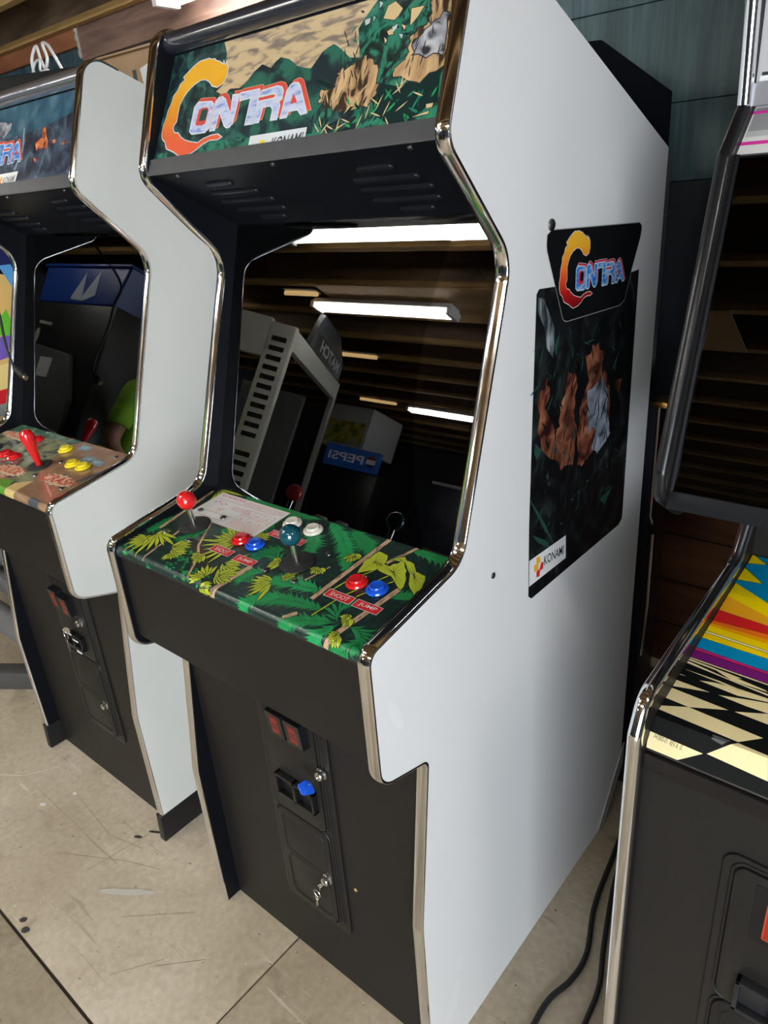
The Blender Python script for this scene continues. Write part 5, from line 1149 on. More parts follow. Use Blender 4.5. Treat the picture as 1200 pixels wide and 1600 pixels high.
g = G(); g.box(rel(.974, .172, 0), rel(1.631, .19, .90), 0); g.build('front_panel', COINDOOR, root)
g = G(); g.prism([(.172 - O.y, .895), (.172 - O.y, .912), (KP.x - O.y + .004, .948), (.60 - O.y, 1.008), (.60 - O.y, .98), (.20 - O.y, .90)], 0, frame((.0172, 0, 0), (0, 1, 0), (0, 0, 1)), BW - .0344)
cpl = g.build('control_panel', PLASTIC, root, smooth=False)
g = G(); g.box(rel(.9742, .165, .888), rel(1.6308, .175, .914), 0, .002); g.build('panel_lip', BLACK, root)
g = G(); g.box(rel(.9742, .598, .98), rel(1.6308, .61, 1.12), 0); g.box(rel(.9742, 1.035, 0), rel(1.6308, 1.05, 1.12), 0); g.build('monitor_base', BLACK, root)
a = Art(k_map, cuts=[0], lim=(.9745, -.042, 1.6305, .402)); K = D['C']
a.poly([(.970, -.042), (1.644, -.042), (1.644, .402), (.970, .402)], P_BLACK, 1)
RE = {'cyan0': None}
def extx(p, f=6.0):
    """carry the bands on across the panel"""
    xs = sorted(q[0] for q in p); out = []
    return p
def band(key, m, lay, edge=True):
    p = K[key]
    if edge: a.poly(offs(p, .0010), P_BLACK, lay)
    a.poly(p, m, lay + .5)
def band_ext(key, m, lay):
    A, R1, R2, B = [Vector(q) for q in K[key]]
    k1 = (1.642 - A.x) / (R1.x - A.x); k2 = (1.642 - B.x) / (R2.x - B.x)
    p = [tuple(A), tuple(A + (R1 - A) * k1), tuple(B + (R2 - B) * k2), tuple(B)]
    p = [(x, max(y, -.041)) for x, y in p]
    a.poly(offs(p, .0009), P_BLACK, lay); a.poly(p, m, lay + .5)
c0 = K['cyan0']; lo = Vector(c0[3])
a.poly([tuple(c0[0]), (1.642, c0[0][1]), (1.642, .0), tuple(c0[2]), tuple(lo), tuple(c0[4]), tuple(c0[5])], P_CYAN, 2)
for k_ in ('y1', 'y2'): band(k_, FL('sun_yellow', (0.85, 0.62, 0.0)), 3)
for dx in (.0, .085, .19, .31):
    a.poly([(1.035 + dx, .375), (1.10 + dx, .372), (1.045 + dx, .345)], FL('sun_yellow', (0.85, 0.62, 0.0)), 3.5)
SY = FL('sun_yellow', (0.85, 0.62, 0.0))
GR1 = FL('fade_orange_red', (0.75, 0.14, 0.01)); GR2 = FL('fade_orange', (0.82, 0.35, 0.0))
for k_, m in (('y3', SY), ('or', FL('amber_print', (0.78, 0.36, 0.01))), ('re', FL('poster_red', (0.60, 0.015, 0.015))), ('g1', GR1), ('g2', GR2), ('y4', SY), ('cr', P_CREAM), ('y5', SY), ('cy', P_CYAN), ('ma', P_MAG), ('pu', P_PUR), ('cr2', P_CREAM)):
    lay = 4 + ('y3', 'or', 're', 'g1', 'g2', 'y4', 'cr', 'y5', 'cy', 'ma', 'pu', 'cr2').index(k_) * .8
    if k_ in ('g2', 'y4'):
        A, R1, R2, B = [Vector(q) for q in K[k_]]; k1 = (1.642 - A.x) / (R1.x - A.x); k2 = (1.642 - B.x) / (R2.x - B.x)
        a.poly([(x, max(y, -.041)) for x, y in (tuple(A), tuple(A + (R1 - A) * k1), tuple(B + (R2 - B) * k2), tuple(B))], m, lay + .5)
    else: band_ext(k_, m, lay)
# the sheet below the rainbow is black again, then the chequers
A = Vector(K['cr2'][3]); R2 = Vector(K['cr2'][2]); kk = (1.642 - A.x) / (R2.x - A.x); E2 = A + (R2 - A) * kk
a.poly([tuple(A), tuple(E2), (1.642, -.042), (.970, -.042)] if E2.y > -.042 else [tuple(A), (1.642, E2.y), (1.642, -.042), (.970, -.042)], P_BLACK, 14)
for k_ in ('k1', 'k1b', 'k2', 'k3', 'k4', 'k5', 'k6', 'k7', 'k8', 'k9', 'k10', 'k11', 'k12'):
    a.poly([(max(min(x, 1.642), .971), max(y, -.0415)) for x, y in K[k_]], P_CREAM, 15)
for (dx, dy) in ((.19, -.0), (.36, .0)):
    for k_ in ('k6', 'k8', 'k10', 'k12'):
        a.poly([(min(x + dx, 1.642), max(y + dy, -.0415)) for x, y in K[k_]], P_CREAM, 15)
t0, t1 = K['text']; t0 = Vector(t0); t1 = Vector(t1); tn = Vector((-(t1 - t0).y, (t1 - t0).x)).normalized() * .0035
a.text('A43800-01  REV A  ©', t0 - tn, t1 - tn, t0 + tn, P_INK, 16)
a.poly(K['gr'], FL('glue_mark', (0.09, 0.09, 0.09)), 16)
a.build('panel_overlay', cpl)
# coin door
up, lo, fr = coin_door(root, 1.075 - O.x, .172 - O.y, .010, .29, .36, .815, .556)
return_cup(up, 1.075 - O.x, .172 - O.y, .050, .150, .565, .622, dark=mat('satin_black', (0.018, 0.018, 0.02), .3, spec=.3))
g = G(); g.prism(rrect(.052, .695, .105, .79, .003), 0, frame((1.075 - O.x, .172 - O.y - .0085, 0), (1, 0, 0), (0, 0, 1)), .0012); g.build('coin_plate', PLASTIC, up, smooth=False)
ar = Art(lambda u, v, h: (1.075 - O.x + u, .172 - O.y - .0100 - h, v))
ar.poly([(.068, .705), (.095, .705), (.095, .765), (.068, .765)], FL('button_red', (0.25, 0.02, 0.01)), 2)
for p, q in (((.068, .705), (.068, .765)), ((.095, .705), (.095, .765)), ((.068, .705), (.095, .705)), ((.068, .765), (.095, .765))): ar.line(p, q, .002, FL('button_rim', (0.36, 0.06, 0.025)), 3)
ar.build('reject_button', up)
# upper monitor hood, wider than the body
g = G(); UX0, UX1 = .885, 1.72
PU = [(.455, 1.125), (.374, 1.178), (.372, 1.215), (.500, 1.607), (.560, 1.664), (.545, 1.80), (.545, 2.0), (1.0, 2.0), (1.0, 1.125)]
RU = [.02, .02, .02, .015, .006, 0, .03, 0, 0]
fu = fillet(rp(PU), RU, 6)
for side in (0, 1):
    x0 = UX0 - O.x if side == 0 else UX1 - .016 - O.x
    g = G(); M = YZ.copy(); M.translation = Vector((x0, 0, 0)); g.prism(fu, 0, M, .016); sp = g.build('side_panel', [BLACK], root, smooth=False)
    iU = max(i for i, p in enumerate(fu) if p[1] < 1.6645 and p[0] < .45); low = fu[:iU + 1][::-1]
    topp = [p for p in fu if p[1] > 1.66 and p[0] < .41][::-1]
    g = edge_trim(topp, x0, x0 + .016, .008, lip=.002); g.build('edge_trim', CHROME, sp)
    g = edge_trim(low, x0, x0 + .016, .006, lip=.002); g.build('edge_trim', DCHROME, sp)
ux0, ux1 = UX0 + .0165 - O.x, UX1 - .0165 - O.x
ga = Vector((.388, 1.185)); gb = Vector((.520, 1.607)); gd = (gb - ga).normalized(); MB = frame((ux0, ga.x - O.y, ga.y), (1, 0, 0), (0, gd.x, gd.y)); Wb = ux1 - ux0; Hb = (gb - ga).length
g = G(); g.box((0, -.026, -.02), (Wb, .0, .004), 0, .002, M=MB); g.box((0, -.002, -.02), (.005, Hb, .004), 0, .001, M=MB); g.box((Wb - .005, -.002, -.02), (Wb, Hb, .004), 0, .001, M=MB)
g.build('glass_frame', mat('frame_charcoal', (0.009, 0.0095, 0.011), .45, spec=.15), root)
g = G(); g.box((.004, -.001, -.002), (Wb - .004, Hb, .001), 0, M=MB); g.build('monitor_glass', GLASS2, root, smooth=False)
g = G(); g.box((0, 0, -.06), (Wb, Hb, -.045), 0, M=MB); g.build('monitor_shroud', mat('shroud_black', (0.008, 0.008, 0.009), .5), root)
g = G(); g.box((.005, -.025, -.5), (Wb - .005, -.012, -.021), 0, M=MB); g.build('hood_underside', BLACK, root)
for (x, s) in ((.30, .012),):
    g = G(); g.box((.12, -.0145, -.10), (.19, -.0115, -.05), 0, M=MB @ Matrix.Translation((0, -.0145, 0))); g.build('slide_latch', mat('zinc', (0.35, 0.34, 0.3), .4, .7), root)
g = G(); g.prism(poly_blob(.055, -.05, .016, .010, .2, 9, 12, .35), 0, MB @ frame((0, -.0262, 0), (1, 0, 0), (0, 0, 1)), .001); g.build('torn_wood_patch', mat('raw_chipboard', (0.45, 0.30, 0.10), .8), root, smooth=False)
# white strip with pink lines between glass and marquee
sa = Vector((.520, 1.607)); sb = Vector((.590, 1.672)); sdv = (sb - sa).normalized(); MSt = frame((ux0, sa.x - O.y, sa.y), (1, 0, 0), (0, sdv.x, sdv.y)); Ls = (sb - sa).length
g = G(); g.box((0, 0, -.006), (Wb, Ls, 0), 0, M=MSt); st = g.build('instruction_strip', FL('strip_white', (0.62, 0.61, 0.58)), root, smooth=False)
a = Art(lambda u, v, h: tuple(MSt @ Vector((u, v, h)))); a.poly([(.002, .040), (Wb, .040), (Wb, .080), (.002, .080)], FL('strip_grey', (0.25, 0.25, 0.25)), 1)
a.poly([(.002, .030), (Wb, .030), (Wb, .040), (.002, .040)], FL('strip_mid', (0.42, 0.42, 0.41)), 1)
a.poly([(.0, .016), (Wb, .016), (Wb, .022), (.0, .022)], P_LINEPINK, 2); a.poly([(.0, .070), (Wb, .070), (Wb, .075), (.0, .075)], P_LINEPINK, 2)
a.text('2', (.088, .048), (.118, .048), (.088, .066), P_INK, 3); a.build('strip_print', st)
g = G(); g.box((ux0, .562 - O.y, 1.664), (ux1, .578 - O.y, 1.690), 0); g.build('marquee_bracket', mat('bracket_grey', (0.25, 0.25, 0.26), .4, .3), root, smooth=False)
g = G(); g.box((ux0, .570 - O.y, 1.690), (ux1, .576 - O.y, 1.97), 0); m_ = g.build('marquee', FL('marquee_silver', (0.42, 0.42, 0.43)), root, smooth=False)
a = Art(lambda u, v, h: (u, .5695 - O.y - h, v)); a.poly([(ux0 + .004, 1.692), (ux1, 1.692), (ux1, 1.698), (ux0 + .004, 1.698)], P_WHITE, 1)
a.poly([(ux0 + .006, 1.702), (ux0 + .045, 1.702), (ux0 + .058, 1.712), (ux1, 1.712), (ux1, 1.708), (ux0 + .060, 1.708), (ux0 + .047, 1.698), (ux0 + .006, 1.698)], P_INK, 2); a.build('marquee_print', m_)
g = G(); g.box((ux0, .98 - O.y, 1.13), (ux1, .998 - O.y, 1.98), 0); g.build('back_panel', BLACK, root)
g = G(); g.box((ux0, .56 - O.y, 1.975), (ux1, .995 - O.y, 1.995), 0); g.build('top_panel', BLACK, root)

# ================================================================== BLACK CABINET TURNED SIDEWAYS BEHIND
t = empty('black_cabinet', (.562, 1.25, 0), math.radians(22), 'black cabinet turned sideways behind the central white one, its dark corner rising above the slope', 'arcade cabinet')
SP = fillet([(.05, 0), (.05, .75), (-.02, .82), (-.02, 1.02), (.22, 1.10), (.42, 1.66), (.34, 1.72), (.415, 1.855), (.478, 1.855), (.633, 1.74), (.634, 1.63), (.634, 0)], [0, .02, .03, .03, .03, .04, .02, .01, .012, .003, .0, 0], 5)
SP = [(x - .655, z + (.012 if z > 1.5 else 0)) for x, z in SP]
for y in (0, .34):
    g = G(); g.prism(SP, 0, frame((0, y, 0), (1, 0, 0), (0, 0, 1)) @ Matrix.Translation((0, 0, -.02)), .02); sp = g.build('side_panel', mat('matt_black_side', (0.004, 0.005, 0.007), .8, spec=.05), t, smooth=False)
g = G(); g.box((-.60, .01, 0), (-.58, .32, .75), 0); g.build('front_panel', BLACKG, t)
g = G(); g.box((-.03, .01, .02), (-.012, .32, 1.62), 0); g.build('back_panel', BLACKG, t)
g = G(); g.box((-.26, .01, 1.80), (-.19, .32, 1.835), 0, .006); g.build('top_rail', mat('rail_black', (0.02, 0.022, 0.03), .3, coat=.5), t)
g = G(); g.box((-.43, .01, 1.11), (-.42, .32, 1.64), 0); g.build('monitor_glass', GLASS, t, smooth=False)
# black coin pusher stand with chrome corner, in the gap
t = empty('black_stand', (.60, 1.07, 0), 0, 'narrow black cabinet with thin chrome edge in the gap between white and rainbow cabinets', 'arcade cabinet')
g = G(); g.prism(rrect(-.10, 0, .052, 1.115, .006), 0, frame((0, -.06, 0), (1, 0, 0), (0, 0, 1)) @ Matrix.Translation((0, 0, -.11)), .11, bev=.003); g.build('stand_body', mat('gloss_black', (0.008, 0.009, 0.012), .2), t)
g = G(); g.tube([(.055, -.063, 1.115), (.055, -.063, .845), (.062, -.063, .825)], .0035, 0, 8); g.build('edge_trim', CHROME, t)
g = G(); g.tube([(.064, -.063, .800), (.066, -.063, .60), (.062, -.063, .45)], .0045, 0, 8); g.build('edge_trim', CHROME, t)
g = G(); g.box((.035, -.07, 1.112), (.075, .0, 1.126), 0, .003); g.build('brass_corner', mat('worn_brass', (0.6, 0.33, 0.10), .3, 1.0), t)

# ================================================================== CORDS
def smooth_path(pts, n=10):
    P = [Vector(p) for p in pts]; P = [P[0] * 2 - P[1]] + P + [P[-1] * 2 - P[-2]]; out = []
    for i in range(1, len(P) - 2):
        for k in range(n):
            t = k / n; a, b, c, d = P[i - 1], P[i], P[i + 1], P[i + 2]
            out.append(.5 * ((2 * b) + (c - a) * t + (2 * a - 5 * b + 4 * c - d) * t * t + (3 * b - a - 3 * c + d) * t ** 3))
    out.append(P[-2]); return out
def cord(pts, r, label, m=RUBBER):
    g = G(); g.tube(smooth_path(pts), r, 0, 10); o = g.build('power_cord', m); tag(o, label, 'cord'); return o
cord([(.80, 1.10, .30), (.75, 1.05, .12), (.712, .90, .012), (.730, .73, .0065), (.752, .59, .0065), (.788, .475, .0065), (.788, .40, .0065), (.770, .33, .0065), (.772, .24, .0065), (.79, .0, .0065)], .0062, 'thick black power cord, nearer the white cabinet, bending across the floor')
cord([(.83, 1.10, .25), (.79, 1.00, .10), (.742, .82, .012), (.760, .69, .0065), (.790, .58, .0065), (.815, .50, .0065), (.842, .42, .0065), (.852, .33, .0065), (.87, .1, .0065)], .0056, 'black power cord running straighter, nearer the rainbow cabinet')
# small adapter lead hanging in front of the left cabinet
adapter = empty('adapter_lead', (-.90, .22, 1.2), 0, 'black adapter plug dangling at the left edge in front of the left cabinet glass', 'cable')

# ================================================================== ON THE SHELF BEHIND THE LEFT CABINETS
g = G(); g.box((-3.4, .90, 1.80), (-.62, 1.64, 1.82), 0, .003)
t = empty('storage_shelf', (-2.0, 1.3, 1.81), 0, 'wooden shelf on the back wall behind the left cabinets', 'shelf')
o = g.build('shelf_board', JOIST, t); o.location = (2.0, -1.3, -1.81)
for x in (-3.2, -2.1, -.75):
    g = G(); g.prism([(1.64, 1.80), (1.05, 1.80), (1.63, 1.50)], 0, frame((x, 0, 0), (0, 1, 0), (0, 0, 1)), .03); o = g.build('shelf_bracket', JOIST, t); o.location = (2.0, -1.3, -1.81)
t = empty('cardboard_box', (-1.03, 1.17, 1.8205), math.radians(4), 'brown cardboard box with torn white label above the left white cabinet', 'box')
CARD = mat('cardboard', (0.42, 0.27, 0.15), .8, noise=(6, .10, 4))
g = G(); g.box((-.31, -.16, 0), (.25, .16, .248), 0, .002); g.build('carton', CARD, t)
g = G(); g.box((-.31, -.175, .242), (.25, -.155, .248), 0, .001, M=Matrix.Rotation(.02, 4, 'X')); g.build('carton_flap', CARD, t)
a = Art(lambda u, v, h: (u, -.1603 - h, v)); a.poly([(-.20, .02), (-.10, .02), (-.12, .10), (-.15, .16), (-.17, .08)], P_WHITE, 1); a.poly([(-.07, .19), (-.02, .20), (-.03, .10), (-.06, .12)], P_WHITE, 1); a.poly([(.12, .02), (.17, .0), (.17, .07), (.14, .09)], P_WHITE, 1)
a.poly([(-.11, .19), (-.09, .19), (-.09, .12), (-.11, .13)], P_INK, 1); a.build('torn_label', t)
lead_pts = [(-.741, .22, 1.522), (-.735, .22, 1.447), (-.728, .22, 1.386), (-.740, .22, 1.313), (-.736, .22, 1.272), (-.727, .22, 1.250)]
AO = Vector((-.90, .22, 1.2)); A = Vector((-.727, .22, 1.250)); AD = (Vector((-.663, .22, 1.221)) - A).normalized().to_track_quat('Z', 'Y').to_matrix().to_4x4()
g = G(); g.tube(smooth_path([(-.80, .30, 1.60)] + lead_pts), .0032, 0, 8); o = g.build('lead', RUBBER, adapter); o.location = -AO
g = G(); g.lathe([(.004, -.004), (.0070, .004), (.0085, .014), (.0095, .036), (.0085, .044), (.0085, .048)], 0, Matrix.Translation(A) @ AD, 20); o = g.build('plug_body', RUBBER, adapter); o.location = -AO
g = G(); g.lathe([(.0060, .046), (.0060, .058), (.003, .058)], 0, Matrix.Translation(A) @ AD, 16); o = g.build('plug_tip', mat('plug_brass', (0.4, 0.32, 0.2), .4, .9), adapter); o.location = -AO

t = empty('black_box', (-1.74, 1.06, 1.8205), math.radians(24), 'black box with a white end on the shelf above the left cabinet', 'box')
g = G(); g.box((-.22, -.10, 0), (.27, .16, .262), 0, .004); g.build('carton', mat('matt_black_card', (0.012, 0.013, 0.013), .6, spec=.2), t)
g = G(); g.box((-.235, -.10, .0), (-.221, .16, .25), 0, .003); g.build('white_end', WHITE, t)
t = empty('white_cable_coil', (-1.74, 1.04, 2.083), 0, 'loose loops of white cable lying on top of the black box', 'cable')
WC = mat('white_cable', (0.7, 0.7, 0.7), .4)
g = G(); g.tube(smooth_path([(-.09, 0, .0), (-.085, 0, .06), (-.05, .01, .10), (-.02, .0, .06), (.0, .0, .02), (.03, 0, .05), (.0, .01, .10), (.05, 0, .09), (.10, -.01, .05), (.12, 0, .0)]), .0055, 0, 8)
g.tube(smooth_path([(-.05, -.03, .004), (-.03, -.02, .04), (.01, -.02, .045), (.02, -.03, .01), (.06, -.02, .006)]), .0045, 0, 8); g.build('cable_loop', WC, t)

# ================================================================== GREY STEEL FRAME AT THE LEFT
GST = mat('grey_painted_steel', (0.13, 0.13, 0.135), .4, noise=(8, .1, 3)); DKS = mat('dark_grey_steel', (0.06, 0.058, 0.055), .45)
t = empty('equipment_frame', (-1.4, .35, 0), 0, 'grey steel equipment frame with a thick roller, standing left of the white cabinets', 'frame')
def bar(g, p, q, w, h):
    p = Vector(p); q = Vector(q); d = q - p; M = Matrix.Translation(p) @ d.to_track_quat('X', 'Z').to_matrix().to_4x4(); g.box((0, -w / 2, -h / 2), (d.length, w / 2, h / 2), 0, .004, M=M)
T0 = Vector((-1.4, .35, 0)); r_ = lambda *p: tuple(Vector(p) - T0)
g = G(); bar(g, r_(-1.62, .00, .035), r_(-1.12, .34, .035), .07, .07); g.build('floor_beam', DKS, t)
g = G(); g.cyl(r_(-1.75, .24, .21), r_(-1.22, .24, .21), .048, 0, seg=28); g.cyl(r_(-1.22, .24, .21), r_(-1.19, .24, .21), .052, 0, seg=28); g.build('roller', GST, t)
g = G(); bar(g, r_(-1.80, .33, .30), r_(-1.15, .27, .355), .05, .075); g.build('cross_member', GST, t)
g = G(); bar(g, r_(-1.19, .26, .05), r_(-1.14, .30, .26), .05, .02); g.build('end_plate', GST, t)
g = G(); bar(g, r_(-1.95, .33, .22), r_(-1.15, .29, .66), .05, .075); g.build('strut', GST, t)
g = G(); bar(g, r_(-1.9, .33, .71), r_(-1.15, .29, .68), .12, .05); g.build('seat_rail', DKS, t)
g = G(); bar(g, r_(-1.86, .30, .0), r_(-1.86, .30, .68), .06, .06); g.build('rear_leg', DKS, t)
g = G(); g.tube(smooth_path([r_(-1.75, .35, .46), r_(-1.45, .31, .40), r_(-1.30, .29, .40), r_(-1.16, .28, .43)]), .018, 0, 10); g.build('clear_hose', mat('dusty_hose', (0.35, 0.32, 0.22), .3), t)

# ================================================================== WHAT THE GLASS MIRRORS: the far side of the room
BEIGE = mat('beige_cabinet', (0.66, 0.66, 0.60), .5)
t = empty('game_machine', (-1.88, -1.50, 0), math.radians(152), 'tall beige machine with slotted column and MATCH sign, mirrored left in the glass', 'game machine')
SLOTD = mat('slot_dark', (0.02, 0.02, 0.02), .8); DKIN = mat('opening_dark', (0.025, 0.026, 0.028), .4)
g = G(); g.box((0, 0, 0), (.155, .05, 2.08), 0, .005); col = g.build('vent_column', mat('beige_light', (0.72, 0.72, 0.65), .5), t)
g = G()
for k in range(18):
    if k == 11: continue
    z = 2.0 - .057 * k; g.box((.035, -.003, z - .028), (.125, .006, z), 0)
g.build('vent_slot', SLOTD, col)
g = G(); g.box((.155, .0, 1.87), (.60, .05, 2.10), 0, .004); g.build('header', BEIGE, t)
g = G(); g.box((-.0, .05, 1.95), (.05, 1.20, 2.07), 0, .004); g.build('side_header', BEIGE, t)
g = G(); g.prism([(.60, 1.87), (.60, 2.10), (.66, 2.02), (.66, 1.80)], 0, frame((0, .05, 0), (1, 0, 0), (0, 0, 1)), .05); g.build('sloping_header', BEIGE, t, smooth=False)
g = G(); g.box((.0, 1.15, 0), (.035, 1.20, 1.95), 0, .003); g.build('corner_post', mat('grey_post', (0.25, 0.25, 0.24), .4), t)
g = G(); g.box((.03, .06, .0), (.70, 1.15, .62), 0, .01); g.build('cabinet_base', DKIN, t)
g = G(); g.box((.68, .30, .62), (.70, 1.15, 1.6), 0); g.build('side_panel', mat('dim_grey_side', (0.14, 0.14, 0.14), .5), t)
g = G(); g.box((.20, 1.10, .62), (.68, 1.15, 1.90), 0); g.build('back_panel', mat('dim_grey_side', (0.14, 0.14, 0.14), .5), t)
g = G(); g.tube([(.40 + .20 * math.cos(k * PI / 14), .45, 1.22 + .24 * math.sin(k * PI / 14)) for k in range(28)], .02, 0, 8, closed=True); g.build('target_ring', PLASTIC, t)
g = G(); g.box((.25, .2, .63), (.75, .5, .95), 0, .01); g.build('target_block', PLASTIC, t)
g = G(); g.prism(fillet([(.28, 2.072), (1.10, 2.072), (1.10, 2.19), (.86, 2.31), (.40, 2.31)], [.01, .01, .03, .04, .04]), 0, frame((-.005, 0, 0), (0, 1, 0), (0, 0, 1)), .035, bev=.004); sg = g.build('sign_panel', mat('sign_grey', (0.09, 0.10, 0.115), .35), t, smooth=False)
a = Art(lambda u, v, h: (-.0055 - h, 1.10 - u, v)); a.poly([(.02, 2.08), (.72, 2.08), (.72, 2.19), (.02, 2.19)], mat('sign_plate', (0.035, 0.038, 0.042), .4), 1); a.text('MATCH', (.08, 2.10), (.60, 2.10), (.08, 2.18), mat('sign_letter', (0.65, 0.68, 0.70), .5), 2, bold=.03)
a.build('sign_lettering', sg)
t = empty('drinks_cooler', (-3.4, -4.35, 0), 0, 'dark drinks cooler with blue PEPSI sign, mirrored low in the middle of the glass', 'cooler')
g = G(); g.box((-.36, -.32, 0), (.36, .32, 1.66), 0, .01); g.build('cooler_body', mat('cooler_dark', (0.02, 0.02, 0.022), .3), t)
g = G(); g.box((-.35, .30, 1.655), (.34, .345, 1.86), 0, .004); sg = g.build('sign_box', mat('cooler_blue', (0.01, 0.045, 0.20), .35, emit=((0.03, 0.14, 0.5), .35)), t)
SW = mat('sign_white', (0.75, 0.78, 0.85), .4, emit=((0.8, 0.85, 1.0), .22))
a = Art(lambda u, v, h: (-u, .3458 + h, v))
a.text('PEPSI', (-.16, 1.715), (.30, 1.715), (-.16, 1.80), SW, 1, bold=.02)
CC = [(-.25 + .058 * math.cos(k * PI / 16), 1.757 + .058 * math.sin(k * PI / 16)) for k in range(32)]
a.poly(CC, SW, 1); a.poly([p for p in CC if p[1] > 1.772] , mat('sign_red', (0.55, 0.03, 0.02), .4), 2); a.poly([p for p in CC if p[1] < 1.742], mat('sign_blue', (0.01, 0.08, 0.4), .4), 2)
a.build('sign_lettering', sg)
t = empty('picture_carton', (-3.62, -4.3, 1.86), 0, 'pale carton with a green and yellow picture on top of the drinks cooler', 'box')
g = G(); g.box((-.33, -.25, 0), (.28, .25, .42), 0, .004); g.build('carton', mat('pale_card', (0.45, 0.47, 0.48), .6), t)
a = Art(lambda u, v, h: (-u, .2503 + h, v)); PM = print_mat('meadow_picture', [(.4, (0.10, 0.22, 0.03)), (.52, (0.55, 0.42, 0.03)), (.62, (0.30, 0.40, 0.45))], 9, 3); a.poly([(-.24, .03), (.30, .03), (.30, .26), (-.24, .26)], PM, 1); a.build('picture_print', t)
t = empty('dark_cabinet', (-2.05, -4.4, 0), 0, 'dark cabinet with a pale rim mirrored at the lower right of the glass', 'cabinet')
g = G(); g.box((-.38, -.35, 0), (.38, .35, 1.72), 0, .01); g.build('cabinet_body', mat('dim_blue_black', (0.012, 0.016, 0.03), .35), t)
g = G(); g.box((-.38, .34, 1.70), (.38, .362, 1.725), 0); g.box((.355, .34, .3), (.38, .362, 1.7), 0); g.build('pale_rim', mat('pale_rim', (0.4, 0.42, 0.45), .4), t)
t = empty('dark_cabinet', (-.95, -4.5, 0), 0, 'tall black cabinet behind, mirrored at the right edge of the glass', 'cabinet')
g = G(); g.prism([(-.35, 0), (.35, 0), (.35, 1.95), (-.20, 1.95), (-.35, 1.6)], 0, frame((0, .35, 0), (1, 0, 0), (0, 0, 1)), .7, bev=.008); g.build('cabinet_body', PLASTIC, t, smooth=False)
g = G(); g.prism(rrect(-.24, .9, .26, 1.5, .03), 0, frame((0, .355, 0), (1, 0, 0), (0, 0, 1)), .008); g.build('dark_glass', mat('dark_gloss', (0.01, 0.01, 0.012), .05), t)
# mirrored in the left cabinet glass
t = empty('grey_panel_machine', (-3.2, -1.08, 0), 0, 'dark machine with a grey front panel and white label, mirrored in the left glass', 'machine')
g = G(); g.box((-.45, -.18, 0), (.55, .20, 1.88), 0, .006); g.build('machine_body', mat('machine_black', (0.012, 0.012, 0.013), .4), t)
g = G(); g.prism([(-.30, .2), (.50, .2), (.42, 1.30), (.28, 1.56), (-.20, 1.60)], 0, frame((0, .24, 0), (1, 0, 0), (0, 0, 1)), .035, bev=.006); g.build('grey_panel', mat('mid_grey_machine', (0.12, 0.125, 0.13), .5), t, smooth=False)
g = G(); g.box((-.02, .2402, 1.40), (.12, .2425, 1.52), 0); g.build('paper_label', P_WHITE, t)
a = Art(lambda u, v, h: (-u, .2003 + h, v)); SKM = mat('sticker_dim', (0.30, 0.34, 0.30), .5)
a.poly([(.36, 1.55), (.40, 1.62), (.36, 1.69), (.32, 1.62)], SKM, 1); a.poly(poly_blob(.24, 1.66, .03, .05, 0, 3, 16, .05), SKM, 1); a.poly([(.38, 1.40), (.43, 1.42), (.40, 1.50), (.36, 1.47)], SKM, 1); a.text('STOP', (.10, 1.72), (.25, 1.72), (.10, 1.76), SKM, 1) if False else a.line((.10, 1.74), (.26, 1.75), .02, SKM, 1); a.build('sticker', t)
t = empty('blue_bin', (-3.14, -1.08, 1.881), 0, 'blue plastic bin mirrored at the top of the left cabinet glass', 'bin')
g = G(); g.prism([(-.42, .0), (.44, .0), (.50, .235), (-.45, .235)], 0, frame((0, .20, 0), (1, 0, 0), (0, 0, 1)), .36, bev=.012); g.build('bin_body', mat('bin_blue', (0.006, 0.035, 0.20), .35), t, smooth=False)
g = G(); g.box((-.47, -.17, .235), (.52, .21, .255), 0, .006); g.build('bin_rim', mat('bin_blue', (0.006, 0.035, 0.20), .35), t)
g = G(); g.prism([(-.05, .03), (.05, .20), (.08, .05), (.20, .21), (.22, .06), (.10, .02)][::-1], 0, frame((0, .2015, 0), (1, 0, 0), (0, 0, 1)), .001); g.build('foil_wrap', mat('pale_foil', (0.4, 0.45, 0.5), .3), t, smooth=False)

